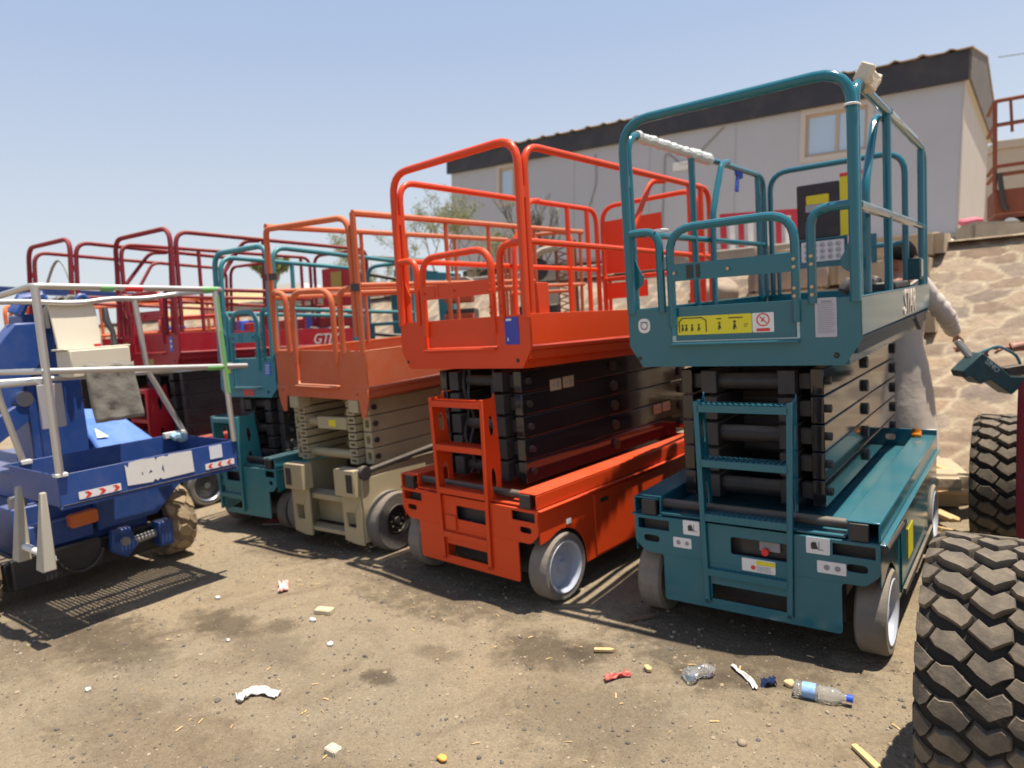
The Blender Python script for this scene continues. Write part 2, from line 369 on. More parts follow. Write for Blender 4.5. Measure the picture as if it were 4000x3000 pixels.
bp = n.new('ShaderNodeBump'); nb = n.new('ShaderNodeTexNoise'); nb.inputs['Scale'].default_value = 30; nb.inputs['Detail'].default_value = 7; l.new(tc.outputs['Object'], nb.inputs['Vector'])
bp.inputs['Strength'].default_value = .8; bp.inputs['Distance'].default_value = .01; l.new(nb.outputs['Fac'], bp.inputs['Height']); l.new(bp.outputs[0], b.inputs['Normal'])
me.materials.append(sm)
so_ = bpy.data.objects.new('stone_slope', me); COL.objects.link(so_); so_['kind'] = 'structure'
dirt = mat('pale_dirt', (.42, .33, .21), .95, dirt=.5, dcol=(.3, .23, .15), bump=.6, bscale=12, nscale=3)
concr = mat('concrete_kerb', (.27, .235, .19), .9, dirt=.6, dcol=(.4, .32, .22), bump=.5, nscale=4)
t = M(); NX = 60
tv = []
for j, y in enumerate([8.75, 9.2, 10.5, 12.5, 15, 18, 24, 40]):
    for i in range(NX + 1):
        x = -60 + i * 65 / NX
        zb = 2.08 + max(0, (y - 9.2)) * .028 * (1 if x > -16 else .3)
        tv.append((x, y, zb + .04 * noise.noise((x, y, 0)) * (y > 9)))
t.add(tv, [(j * (NX + 1) + i, j * (NX + 1) + i + 1, (j + 1) * (NX + 1) + i + 1, (j + 1) * (NX + 1) + i) for j in range(7) for i in range(NX)])
to = t.build('terrace', dirt, ang=180); to['kind'] = 'structure'
# ---------------------------------------------------------------- scissor lift family
def make_wheel(parent, x, y, rad, wd, side, tyrem, rimm, hubm, style='dish'):
    # side=+1: outer face towards +x ; hub disc is the wheel, tyre and rim its sub-parts
    ax = (side, 0, 0); c = (x, y, rad)
    h = M(); hw = wd / 2
    if style == 'dish':
        h.lathe([(0, hw - .045), (rad * .30, hw - .045), (rad * .34, hw - .055), (rad * .66, hw - .06)], c, ax, 32)
        h.lathe([(0, hw - .02), (.03, hw - .02), (.03, hw - .045)], c, ax, 16)
    else:
        h.lathe([(0, hw - .01), (rad * .12, hw - .01), (rad * .14, hw - .03), (rad * .38, hw - .03), (rad * .40, hw - .012), (rad * .46, hw - .012), (rad * .48, hw - .03)], c, ax, 32)
        for k in range(8):
            a = k * math.pi / 4; p = Vector((x, y + math.cos(a) * rad * .26, rad + math.sin(a) * rad * .26)); h.cyl(p + Vector(ax) * (hw - .03), p + Vector(ax) * (hw - .012), .009, 8)
    w_ = h.build('wheel', hubm, parent)
    r = M(); ri = .70 if style == 'dish' else .50
    r.lathe([(rad * (ri - .04), hw - .07), (rad * (ri - .02), hw - .01), (rad * (ri + .05), hw + .002), (rad * (ri + .08), hw - .004), (rad * (ri + .08), hw - .07)], c, ax, 40)
    r.build('rim', rimm, w_)
    t = M(); rr = rad
    t.lathe([(rr * (ri + .06), hw - .002), (rr * .93, hw), (rr * .985, hw - .012), (rr, hw - .03), (rr, -hw + .03), (rr * .985, -hw + .012), (rr * .9, -hw), (rr * .5, -hw), (rr * .1, -hw + .02)], c, ax, 64)
    for k in range(22):
        a = k * 2 * math.pi / 22
        p = Vector((x + side * (hw - .022), y + math.cos(a) * rr * .992, rr + math.sin(a) * rr * .992))
    t.build('tyre', tyrem, w_)
    return w_
CT = None
def sticker(parent, face, x, z, wd, h, m, off, name='sticker', items=(), r=.006):
    # face 'F': plate at y=off facing -y, centre x,z ; 'S': plate at x=off facing +x, centre y=x
    fn = FR if face == 'F' else SD; s = -1 if face == 'F' else 1
    q = M(CT); q.prism([rnd2([(x - wd / 2, z - h / 2), (x + wd / 2, z - h / 2), (x + wd / 2, z + h / 2), (x - wd / 2, z + h / 2)], r)], fn, off, off + s * .0025)
    o = q.build(name, m, parent, smooth=False)
    for (loops, mm) in items:
        k = M(CT)
        for lp in loops: k.prism(lp, fn, off + s * .0026, off + s * .0040)
        k.build('print', mm, o, smooth=False)
    return o
def rect(x0, z0, x1, z1): return [[(x0, z0), (x1, z0), (x1, z1), (x0, z1)]]
def lines(x0, x1, z0, z1, n, th=.003, ragged=.3):
    out = []
    for i in range(n):
        z = z1 - (z1 - z0) * (i + .5) / n; out.append(rect(x0, z - th / 2, x1 - random.random() * ragged * (x1 - x0), z + th / 2))
    return out
def man(x, z, s):
    return [[circ2((x, z + s * .85), s * .15, 8)], [[(x - s * .2, z + s * .1), (x - s * .1, z + s * .65), (x + s * .1, z + s * .65), (x + s * .22, z + s * .05), (x + s * .05, z + s * .3), (x - s * .02, z - s * .02)]]]
def prohibit(cx, cz, r):
    return [[circ2((cx, cz), r, 24), list(reversed(circ2((cx, cz), r * .82, 24)))], rect(cx - r, cz - r * 1.75, cx + r, cz - r * 1.3)]
def slash(cx, cz, r): return [[[(cx - r * .62, cz + r * .5), (cx - r * .5, cz + r * .62), (cx + r * .62, cz - r * .5), (cx + r * .5, cz - r * .62)]], [[(cx - .4 * r, cz - .3 * r), (cx - .1 * r, cz - .35 * r), (cx + .3 * r, cz + .45 * r), (cx + .1 * r, cz + .4 * r)]]]

def scissor_lift(name, label, cat, loc, yaw, P, group=None):
    o = empty(name, label, cat, (loc[0], loc[1], 0), yaw, group)
    W = P['W']; L = P['L']; hw = W / 2; pm = P['paint']; am = P['arm']; hs = P.get('hs', 1)
    zb, zm, zt, zg, zr, zr2 = [a * hs for a in P['z']]   # panel bottom, bend, top, gate, front hoop, side rail
    T = Matrix.Translation((0, 0, 1.3)) @ Matrix.Rotation(P.get('pitch', 0), 4, 'X') @ Matrix.Rotation(P.get('roll', 0), 4, 'Y') @ Matrix.Translation((0, 0, -1.3))
    N = lambda: M(T)
    rt = P.get('rt', .021)
    gx0, gx1 = P.get('gate', (-.31, .29))
    # front panel with the gate bay set back
    m = N()
    out = [(-hw, zt), (-hw, zm), (-hw + .07, zb), (hw - .07, zb), (hw, zm), (hw, zt)]
    bay = [(gx0 - .012, zm + .012), (gx1 + .012, zm + .012), (gx1 + .012, zt + .01), (gx0 - .012, zt + .01)]
    loop = [(-hw, zt), (-hw, zm), (-hw + .07, zb), (hw - .07, zb), (hw, zm), (hw, zt), (gx1 + .012, zt), (gx1 + .012, zm + .015), (gx0 - .012, zm + .015), (gx0 - .012, zt)]
    holes = [circ2((-hw + .055, zb + .045), .011, 12), circ2((hw - .105, zb + .045), .013, 12)]
    m.prism([loop] + holes, FR, 0, .012)
    fp = m.build('front_panel', pm, o, .003)
    q = N()
    for hx in (-hw + .055, hw - .105): q.cyl((hx, -.004, zb + .045), (hx, .03, zb + .045), .009, 10)
    q.build('bolt', blackm, o, split=True)
    # deck and lower beams
    m = N(); m.bx(-hw + .01, hw - .01, .012, L, zm - .01, zm + .01); m.bx(-hw + .02, hw - .02, .014, L - .02, zm - .06, zm - .012); m.build('deck', tealdk if pm in (teal, teal2) else pm, o, .002)
    m = N()
    for s in (-1, 1): m.bx(s * (hw - .055), s * (hw - .075), .02, L - .25, zb, zm - .005)
    m.build('deck_beam', P.get('beam', pm), o, .002, split=True)
    for s in (-1, 1):
        m = N(); m.prism([[(.0, zm + (0.02 if s > 0 else 0)), (L, zm + .03), (L, zt), (.0, zt)]], SD, s * hw - (.006 if s > 0 else -.0), s * hw - (0 if s > 0 else -.006))
        m.bx(s * hw, s * (hw - .02), .013, L, zt - .008, zt + .002)
        m.build('side_panel', pm, o, .002)
    m = N(); m.bx(-hw + .01, hw - .01, L - .008, L, zm, zt); m.build('rear_panel', pm, o, .002)
    # gate
    m = N()
    m.tube(rnd([(gx0, .0, zt - .10), (gx0, .0, zg), (gx1, .0, zg), (gx1, .0, zt - .10)], .13), rt)
    if P.get('gatebar', True): m.prism([[(gx0, zt + .13 * hs), (gx1, zt + .13 * hs), (gx1, zt + .215 * hs), (gx0, zt + .215 * hs)]], FR, -.018, .0)
    m.prism([[(gx0 + .005, zm + .02), (gx1 - .005, zm + .02), (gx1 - .005, zt), (gx0 + .005, zt)]], FR, .014, .022)
    gt = m.build('gate', pm, o, .002)
    m = N(); m.bx(gx0 - .015, gx1 + .01, -.028, .014, zm - .002, zm + .010); m.build('gate_sill', pm, o, .003)
    if P.get('gatebar', True):
        m = N()
        for bx_, bz in [(gx0 + .03, .17), (gx0 + .30, .17), (gx1, .185), (gx1, .15), (gx1, .055), (gx1, .02), (gx1 + .075, .19), (gx1 + .075, .155), (gx1 + .075, .055), (gx1 + .075, .02)]:
            m.cyl((bx_, -.03, zt + bz * hs), (bx_, -.015, zt + bz * hs), .008, 8)
        m.build('gate_bolt', brass if pm == teal else pm, gt, split=True)
        m = N(); m.bx(gx0 + .09, gx0 + .125, -.021, -.017, zt + .14 * hs, zt + .205 * hs); m.bx(gx0 + .14, gx0 + .16, -.021, -.017, zt + .14 * hs, zt + .205 * hs); m.build('latch_slot', blackm if pm == teal else pm, gt, split=True)
    # front hoop and side hoops
    m = N(); hx = hw - .022
    if not P.get('jlg'):
        m.tube(rnd([(-hx, .0, zt - .02), (-hx, .0, zr), (hx, .0, zr), (hx, .0, zt - .02)], .15 if W > .9 else .12), rt * 1.12, 12)
        m.tube(rnd([(-hx, 0, zg), (gx0 - .055, 0, zg), (gx0 - .055, 0, zt - .02)], .11 if W > .9 else .06), rt)
        m.tube(rnd([(hx, 0, zg + .005), (gx1 + .07, 0, zg + .005), (gx1 + .07, 0, zt - .02)], .15 if W > .9 else .06), rt)
        for s in (-1, 1):   # hinge brackets on the posts
            m.prism([[(s * (hx - .02), zt + .10), (s * (hx - .06), zt + .13), (s * (hx - .065), zt + .17), (s * (hx - .045), zt + .20), (s * (hx - .02), zt + .26)]], FR, .028, .034)
            m.bx(s * hx - .014, s * hx + .014, .02, .05, zr - .32, zr - .26)
    else:
        m.tube(rnd([(-hx, .0, zt - .02), (-hx, .0, zr), (hx - .045, .0, zr), (hx - .045, .0, zt + .1)], [0, .05, .12, 0]), rt * 1.05, 12)
        m.tube([(hx, .0, zt - .02), (hx, .0, zr + .02)], rt, 10)
        m.tube(rnd([(-hx, 0, zg), (gx0 - .07, 0, zg), (gx0 - .07, 0, zt - .02)], .09), rt)
        m.tube(rnd([(hx, 0, zg + .0), (gx1 + .08, 0, zg), (gx1 + .08, 0, zt - .02)], .09), rt)
    m.build('front_rail', P.get('railm', pm), o)
    y0 = .052
    for s in (-1, 1):
        m = N(); rz = zr2; x = s * hx
        if not P.get('jlg'):
            m.tube(rnd([(x, y0, zt - .02), (x, y0, rz + (0 if s < 0 else .01)), (x, L - .06, rz), (x, L - .06, zt - .02)], .13), rt, 12)
            m.tube([(x, y0, zg + .01), (x, L - .06, zg)], rt * .9)
            ym = P.get('posts', {-1: .90, 1: .85})[s]
            m.tube([(x, ym, zt - .02), (x, ym, rz)], rt)
            m.tube([(x, L - .2, zt - .02), (x, L - .2, rz)], rt)
            db = P.get('db', {-1: 0, 1: 0})[s]
            if s < 0: br = [(x + .045, 1.42, rz), (x + .045, 1.30, rz - .02), (x + .045, 1.10, zg + .16), (x + .045, 1.08, zt - .02)]
            else: br = [(x - .045, .98, rz), (x - .045, .80, rz - .02), (x - .045, .52, zg + .14), (x - .045, .52, zt - .02)]
            br = [(a_[0], a_[1] + db, a_[2]) for a_ in br]
            if P.get('brace', True): m.tube(rnd(br, .07), rt * .95)
        else:
            m.tube([(x, .0, rz), (x, L, rz + P.get('rise', 0))], rt * 1.1, 8)
            m.tube([(x, .0, zg - .03), (x, L, zg - .03)], rt * .9, 8)
            m.tube([(x, .02, zg + .02), (x, L * .7, zg + .02)], rt * .8, 8)
            for yy in (.95, 1.5, 2.2, L - .05): m.tube([(x, yy, zt - .02), (x, yy, rz)], rt * .85, 8)
        m.build('side_rail', P.get('railm', pm), o)
    # rear rail hoop
    m = N(); rl = P.get('rear', (-hw + .06, hw - .14)); zl = zg - .09; yr = L - .02
    m.tube(rnd([(rl[0], yr, zt - .02), (rl[0], yr, zr2 + .02), (rl[1], yr, zr2 + .02), (rl[1], yr, zt - .02)], .15), rt)
    m.tube([(rl[0], yr, zl), (rl[1], yr, zl)], rt * .9); m.tube([(rl[0] + .05, yr, zl), (rl[0] + .05, yr, zt)], rt * .8)
    m.build('rear_rail', P.get('railm', pm), o)
    # ------------- scissor stack
    ox, oy = P.get('off', (.08, -.15)); zc = P.get('zc', .63); n = P.get('n', 5); pit = (zb - .02 - zc) / n
    sx = P.get('sx', (.29, .20)); La = P.get('La', L - .25)
    xc = P.get('xc', ox * .35)
    for k in range(n):
        z0 = zc + pit * k
        for s in (-1, 1):
            m = M(); 
            if not P.get('hollow'):
                m.bx(xc + s * sx[0], xc + s * (sx[0] + .06), .10, La, z0 + .002, z0 + pit - .004)
            else:
                for (a, b_) in ((sx[0] + .02, sx[0] + .10), ):
                    m.prism([[(xc + s * a, z0 + .003), (xc + s * b_, z0 + .003), (xc + s * b_, z0 + pit - .003), (xc + s * a, z0 + pit - .003)][::1], [(xc + s * (a + .02), z0 + .032), (xc + s * (b_ - .02), z0 + .032), (xc + s * (b_ - .02), z0 + pit - .032), (xc + s * (a + .02), z0 + pit - .032)]], FR, .12, La)
            m.build('scissor_arm', am, o, .005)
        m = M()
        for s in (-1, 1):
            a, b_ = sx[1] - .05, sx[1] + .03
            if P.get('hollow'):
                for hh in (0, .5):
                    zz0, zz1 = z0 + pit * hh + .006, z0 + pit * (hh + .5) - .006
                    m.prism([[(xc + s * a, zz0), (xc + s * b_, zz0), (xc + s * b_, zz1), (xc + s * a, zz1)], [(xc + s * (a + .014), zz0 + .014), (xc + s * (b_ - .014), zz0 + .014), (xc + s * (b_ - .014), zz1 - .014), (xc + s * (a + .014), zz1 - .014)]], FR, .07, La)
            else:
                m.bx(xc + s * a, xc + s * b_, .07, La - .02, z0 + .010, z0 + pit - .010)
                m.bx(xc + s * (b_ + .002), xc + s * sx[0], .13, .19, z0 + .03, z0 + pit - .03)
        m.build('inner_arm', P.get('arm2', am), o, .003, split=True)
        m = M()
        if k % 2 == 0 or P.get('allx'): m.cyl((xc - sx[1], .14, z0 + pit * .5), (xc + sx[1], .14, z0 + pit * .5), P.get('xr', .034), 16)
        m.cyl((xc - sx[1], .5, z0 + pit * .5), (xc + sx[1], .5, z0 + pit * .5), .04, 12)
        m.build('cross_tube', P.get('arm2', am), o, split=True)
        m = M()
        for yy in (P.get('pin', 1.05), La - .10, .16):
            a0 = xc + sx[0] + (.05 if not P.get('hollow') else .09); m.cyl((a0, yy, z0 + pit * .5), (a0 + .03, yy, z0 + pit * .5), .034 if yy > .3 else .020, 12)
        m.build('pivot_pin', P.get('pinm', blackm), o, split=True)
    if W > .7 and not P.get('hollow') and P.get('hoses', True):
        for (hx_, ph) in ((-.13, 0), (-.09, 1.4), (.12, .7)):
            m = M(); m.tube([(xc + hx_ + .012 * math.sin(t_ * .25 + ph), .11 + .02 * math.sin(t_ * .33 + ph), zc + .02 + t_ * (zb - zc - .04) / 40) for t_ in range(41)], .010, 7); m.build('hydraulic_hose', blackm, o)
        m = M(); m.cyl((xc, .35, zc + .05), (xc, La * .8, zb - .12), .05, 14); m.build('lift_cylinder', blackm, o)
    # ------------- chassis
    c = P.get('cw', 1.0); cwid = .575 * c; cs = P.get('cs', 1.0)
    yf = oy; Lc = P.get('Lc', 2.1)
    tf = Matrix.Translation((ox, yf, 0))
    C_ = lambda: M(tf)
    zz = lambda z: z * cs
    lx0, lx1 = P.get('lad', (-.19, .20))
    if P.get('chassis', 'std') == 'std':
        mp = .42 * c
        loop = rnd2([(-mp, zz(.139)), (mp, zz(.139)), (mp, zz(.375)), (cwid - .06, zz(.375)), (cwid, zz(.43)), (cwid, zz(.568)), (-cwid, zz(.568)), (-cwid, zz(.43)), (-cwid + .06, zz(.375)), (-mp, zz(.375))], .018, 3)
        hs_ = []
        for s in (-1, 1):
            a, b_ = sorted((s * (cwid - .19 * c), s * (cwid - .02)))
            hs_.append([(a, zz(.498)), (b_, zz(.498)), (b_, zz(.552)), (a, zz(.552))])
            a, b_ = sorted((s * (cwid - .135 * c), s * (cwid - .05))); hs_.append(rnd2([(a, zz(.432)), (b_, zz(.432)), (b_, zz(.467)), (a, zz(.467))], .017, 4))
        hs_.append(rnd2([(lx0 + .12 * c, zz(.43)), (lx1 - .005, zz(.43)), (lx1 - .005, zz(.515)), (lx0 + .12 * c, zz(.515))], .01, 2))
        hs_.append([(lx0 + .02, zz(.19)), (lx1 - .01, zz(.19)), (lx1 - .01, zz(.265)), (lx0 + .02, zz(.265))])
        m = C_(); m.prism([loop] + hs_, FR, 0, .010)
        m.bx(-cwid + .01, cwid - .01, .010, .16, zz(.557), zz(.566))
        m.build('front_plate', P.get('cpaint', pm), o, .003)
        m = C_(); m.bx(-cwid + .03, cwid - .03, .05, .06, zz(.36), zz(.55)); m.bx(-mp + .01, mp - .01, .13, .14, zz(.14), zz(.55)); m.bx(-.36 * c, .36 * c, .14, Lc - .1, zz(.16), zz(.55)); m.build('inner_frame', blackm, o)
    # side channels (upper rails)
    if P.get('plain'):
        m = C_(); m.bx(-.38, -.36, -.0, Lc, .13, .60); m.bx(.37, .39, -.0, Lc, .13, .60); m.bx(-.36, .37, .55, Lc, .56, .60); m.build('side_body', cream, o, .004, split=True); m = C_(); m.bx(-.34, .35, .5, Lc - .02, .2, .55); m.build('inner_frame', blackm, o)
    for s in (-1, 1):
        m = C_(); e = cwid
        if P.get('plain'):
            for yy in (.21, Lc - .24): make_wheel(o, ox + s * (e - .052 + P.get('wout', 0)), yf + yy, P.get('wr', .195), P.get('ww', .13), s, P.get('tyre', rubw), P.get('rim', rimw), P.get('hub', rimw), P.get('wstyle', 'dish'))
            continue
        m.bx(s * (e - .135), s * e, .0, Lc, zz(.655), zz(.663)); m.bx(s * (e - .008), s * e, .0, Lc, zz(.575), zz(.654)); m.bx(s * (e - .135), s * (e - .127), .03, Lc, zz(.57), zz(.654))
        m.bx(s * (e - .135), s * (e + .022), .005, Lc, zz(.560), zz(.570))
        m.build('side_channel', P.get('cpaint', pm), o, .004)
        m = C_(); m.bx(s * (e - .123), s * (e - .045), -.004, .02, zz(.575), zz(.652)); m.build('channel_end_cap', blackm, o, .003)
        # skirt with wheel arch and door
        m = C_(); ya = .21; ra = .215 * cs
        arch = [(ya + ra * math.cos(a), zz(.20) + ra * math.sin(a)) for a in [math.pi * k / 12 for k in range(13)]]
        pts = [(.012, zz(.556)), (.012, zz(.375))] + [(max(.014, p[0]), p[1]) for p in reversed(arch) if p[0] > ya or p[1] > zz(.378)] + [(ya + ra, zz(.15)), (Lc - .45, zz(.15)), (Lc - .45, zz(.30)), (Lc - .02, zz(.30)), (Lc - .02, zz(.556))]
        slot = rnd2([(.58, zz(.475)), (.66, zz(.475)), (.66, zz(.502)), (.58, zz(.502))], .012, 3)
        m.prism([pts, slot], SD, s * (e - .006), s * e)
        m.bx(s * (e + .001), s * (e + .008), .52, 1.35, zz(.165), zz(.54)) if P.get('door', True) else None
        sk = m.build('side_skirt', P.get('cpaint', pm), o, .003)
        m = C_(); m.bx(s * (e - .02), s * (e - .01), .45, Lc - .05, zz(.17), zz(.55)); m.bx(s * (e + .009), s * (e + .011), .58, .66, zz(.475), zz(.502)); m.build('door_handle', blackm, sk)
        for yy in (ya, Lc - .24):
            make_wheel(o, ox + s * (e - .052 + P.get('wout', 0)), yf + yy, P.get('wr', .195), P.get('ww', .13), s, P.get('tyre', rubw), P.get('rim', rimw), P.get('hub', rimw), P.get('wstyle', 'dish'))
    if not P.get('plain'):
        m = C_(); m.bx(-cwid + .01, cwid - .01, Lc - .012, Lc, zz(.15), zz(.56))
        m.prism([[(-cwid + .0, zz(.56)), (cwid, zz(.56)), (cwid, zz(.70)), (-cwid, zz(.70))], rnd2([(cwid - .34, zz(.62)), (cwid - .24, zz(.62)), (cwid - .24, zz(.66)), (cwid - .34, zz(.66))], .018), rnd2([(-.1, zz(.62)), (.1, zz(.62)), (.1, zz(.66)), (-.1, zz(.66))], .018)], FR, Lc + .001, Lc + .009)
        m.build('rear_plate', P.get('cpaint', pm), o, .003)
        m = C_(); m.bx(-cwid + .14, cwid - .14, .02, Lc - .02, zz(.575), zz(.583)); m.build('tray_floor', P.get('cpaint', pm), o)
    if P.get('roller', True):
        m = C_(); m.cyl((-cwid + .12, .075, zz(.622)), (cwid - .12, .075, zz(.622)), .024, 16); m.build('roller_bar', P.get('rollm', blackm), o)
    # ladder
    if P.get('plain'): return o, T, tf
    lt = P.get('ladtop', 1.17); tp = .022 * c; dep = P.get('ladd', .12); lb = P.get('ladbot', .17)
    m = C_()
    for s, xb, xt in ((-1, lx0, lx0 - tp), (1, lx1, lx1 + tp)):
        xm = (xb + xt) / 2
        fn = lambda u, v, w_, xb=xb, xt=xt: (xb + (xt - xb) * (v - lb) / (lt - lb) + w_, u, v)
        prof = [(-.012, lb), (dep * .55, lb), (dep, lb + .12), (dep, lt - .35), (dep * .8, lt + .03), (dep * .62, lt), (-.012, lt)]
        td = lambda cy, cz, h: [(cy - .008, cz - h * .5), (cy + .014, cz - h * .42), (cy + .022, cz - h * .1), (cy + .018, cz + h * .2), (cy + .006, cz + h * .5), (cy - .016, cz + h * .45), (cy - .02, cz)]
        hz = [lt - .16, (lt + lb) / 2 + .02, lb + .18] if P.get('cute', True) else []
        m.prism([prof] + [td(dep * .48, q, .15 if i else .12) for i, q in enumerate(hz)], fn, -.003, .003)
        m.bx(xb - .014, xb + .014, -.018, -.010, lb, lb + .02)
        vs = [fn(-.018, lb, -.013), fn(-.018, lb, .013), fn(-.018, lt, .013), fn(-.018, lt, -.013), fn(-.011, lb, -.013), fn(-.011, lb, .013), fn(-.011, lt, .013), fn(-.011, lt, -.013)]
        m.add(vs, [(0, 1, 2, 3), (4, 7, 6, 5), (0, 4, 5, 1), (1, 5, 6, 2), (2, 6, 7, 3), (3, 7, 4, 0)])
    ld = m.build('ladder', P.get('lpaint', P.get('cpaint', pm)), o, .002)
    for z in P.get('rungs', (1.152, .885, .618, .345)):
        f = (z - lb) / (lt - lb); a, b_ = lx0 - tp * f, lx1 + tp * f
        m = C_(); m.bx(a + .005, b_ - .005, -.016, dep * .75, z - .006, z); m.bx(a + .005, b_ - .005, -.018, -.012, z - .035, z)
        for k in range(16):
            xx = a + .02 + (b_ - a - .04) * k / 15
            m.bx(xx - .004, xx + .004, -.012, dep * .7, z, z + .004)
        m.build('rung', P.get('lpaint', P.get('cpaint', pm)), ld, .001)
    return o, T, tf

ZT = (1.32, 1.43, 1.62, 2.01, 2.57, 2.53)
# --- 1 teal lift, nearest on the right
PT = dict(W=1.12, L=2.38, z=ZT, pitch=.014, paint=teal, arm=black, arm2=blackm, hoses=False, xr=.042, off=(.07, -.154), Lc=2.08, tyre=rubw, rim=rimw, hub=rimw)
A, TA, FA = scissor_lift('scissor_lift', 'glossy teal scissor lift on the right with yellow warning stickers on its gate', 'scissor lift', (-1.196, 3.344), .008, PT, 'scissor lifts parked in a row')
CT = TA
zs = 1.525
sticker(A, 'F', -.47, 1.535, .066, .075, white, -.0005, items=[([[circ2((-.47, 1.535), .022, 12), list(reversed(circ2((-.47, 1.535), .015, 12)))]] + [rect(-.49, 1.55, -.45, 1.556), rect(-.483, 1.515, -.457, 1.52)], greyp)], r=.032)
g1 = []; 
for x in (-.265, -.245, -.215, -.18): g1 += man(x, 1.496, .036)
frame = [[[(-.285, 1.492), (-.285, 1.545), (-.268, 1.565), (-.165, 1.565), (-.14, 1.55), (-.14, 1.492), (-.145, 1.492), (-.145, 1.547), (-.167, 1.56), (-.266, 1.56), (-.28, 1.543), (-.28, 1.492)]]]
st = sticker(A, 'F', -.105, 1.525, .375, .092, yellow, .0135, items=[(g1 + frame + man(-.075, 1.498, .04) + man(.0, 1.496, .046) + [rect(-.09, 1.55, -.065, 1.555), rect(-.03, 1.552, .04, 1.557), rect(.045, 1.52, .065, 1.523), rect(.045, 1.51, .06, 1.513)], blks)])
st = sticker(A, 'F', .135, 1.525, .10, .092, white, .0135, items=[(prohibit(.135, 1.538, .031), reds), (slash(.135, 1.538, .028), reds)])
sticker(A, 'F', .415, 1.535, .09, .175, mat('sticker_pale', (.42, .40, .44), .5), -.0005, items=[(lines(.38, .455, 1.465, 1.60, 16, .0022) + [rect(.395, 1.602, .44, 1.610)], greyp)])
CT = None
# forklift and tie-down stickers on the chassis (x relative to chassis +.07, y -.154)
def fork(x, z, s, f=1): return [[[(x - s, z - s * .4), (x - s, z + s * .5), (x - s * .7, z + s * .8), (x - s * .1, z + s * .8), (x + s * .1, z - s * .0), (x + s * .3, z - s * .5), (x - s * .8, z - s * .6)]], rect(x + s * .35, z - s * .7, x + s * .45, z + s * .9), rect(x + s * .45, z - s * .6, x + s * 1.2, z - s * .5)]
CY = -.1545
sticker(A, 'F', .07 - .265, .533, .085, .072, white, CY, items=[(fork(.07 - .26, .53, .022), blks)])
sticker(A, 'F', .07 - .315, .45, .095, .052, white, CY, items=[([circ and [circ2((.07 - .335, .45), .012, 8)] for circ in (1,)] + [[circ2((.07 - .29, .45), .011, 8)]], greyp)])
sticker(A, 'F', .07 + .325, .53, .10, .075, white, CY, items=[(fork(.07 + .32, .527, .024), blks)])
sticker(A, 'F', .07 + .385 - .005, .437, .12, .055, white, CY, items=[([[circ2((.43, .437), .013, 8)], [circ2((.475, .437), .013, 8)]], greyp)])
q = sticker(A, 'F', .07 + .06, .392, .155, .062, white, CY, items=[([rect(.12, .398, .205, .418)], yellow), (lines(.12, .205, .366, .394, 4, .002), greyp), ([[circ2((.105, .382), .011, 10)]], reds)])
m = M(); m.bx(.07 - .03, .07 + .19, -.12, -.06, .435, .51); m.build('switch_recess', blackm, A)
m = M(); m.bx(.13, .225, -.135, -.12, .462, .508); m.build('ground_control', greyp, A, .002)
m = M(); m.cyl((.16, -.155, .462), (.16, -.125, .462), .017, 16); m.build('emergency_button', redplastic, A)
# mirrored lettering on the side panel, control box rack, triangular gusset
t_ = text('STAR', .20, greytxt, A, TA @ MS(.5630, 1.42, 1.535), shear=.2)
m = M(TA); m.bx(.49, .56, 1.90, 2.03, 1.66, 1.80); m.build('control_bracket', tealdk, A, .004)
m = M(TA); m.bx(.562, .566, 1.93, 2.01, 1.68, 1.79); m.build('bracket_label', mat('pale_label', (.35, .38, .34), .4), A)
m = M(TA); m.bx(.20, .50, 1.35, 1.95, 1.615, 1.66)
for k in range(7): m.cyl((.26 + .02 * (k % 3), 1.1 + .14 * k, 1.62), (.30 + .02 * (k % 2), 1.14 + .14 * k, 1.69), .035, 8)
m.build('tool_bag', blackm, A, .01)
m = M(TA); m.prism([[(1.70, 1.44), (2.22, 1.44), (1.98, 1.33)]], SD, .53, .556); m.build('gusset', blackm, A, .003)
# rear panels on the end rail
m = M(TA); m.bx(-.30, .00, 2.335, 2.37, 2.02, 2.42); m.build('document_box', blackm, A, .012)
m = M(TA); m.prism([rnd2([(-.23, 2.27), (-.07, 2.27), (-.07, 2.335), (-.23, 2.335)], .01)], FR, 2.330, 2.334); bb = m.build('sticker', yellow, A)
m = M(TA); m.prism([rect(-.235, 2.215, -.065, 2.268)[0]], FR, 2.330, 2.334); m.build('sticker', mat('grey_label', (.35, .36, .36), .5), A)
m = M(TA); m.prism([rect(-.30, 1.955, .20, 2.02)[0], ], FR, 2.345, 2.352); m.build('back_panel', teal, A)
m = M(TA); m.prism([rect(.005, 2.02, .20, 2.44)[0]], FR, 2.335, 2.343); m.build('yellow_notice', yellow, A)
m = M(TA); m.prism([rect(.005, 2.44, .20, 2.465)[0]], FR, 2.333, 2.341)
m.build('red_strip', reds, A)
m = M(TA); m.bx(-.36, .24, 2.345, 2.352, 1.80, 2.01); m.build('back_panel', teal, A, .002)
z0 = 1.87
def whs(cx, cz, wd, h, grid):
    m = M(TA); m.prism([rnd2(rect(cx - wd / 2, cz - h / 2, cx + wd / 2, cz + h / 2)[0], .008)], FR, 2.338, 2.3415); o_ = m.build('sticker', white, A, smooth=False)
    k = M(TA)
    for lp in grid: k.prism(lp, FR, 2.3355, 2.3375)
    return o_, k
gr = []
for i in range(5):
    for j in range(3):
        c0 = (-.235 + .055 * i, 1.965 - .045 * j); gr.append([circ2(c0, .018, 12), list(reversed(circ2(c0, .014, 12)))]); gr.append(rect(c0[0] - .008, c0[1] - .008, c0[0] + .006, c0[1] + .006))
o_, k = whs(-.125, 1.92, .30, .15, gr); k.build('print', greyp, o_)
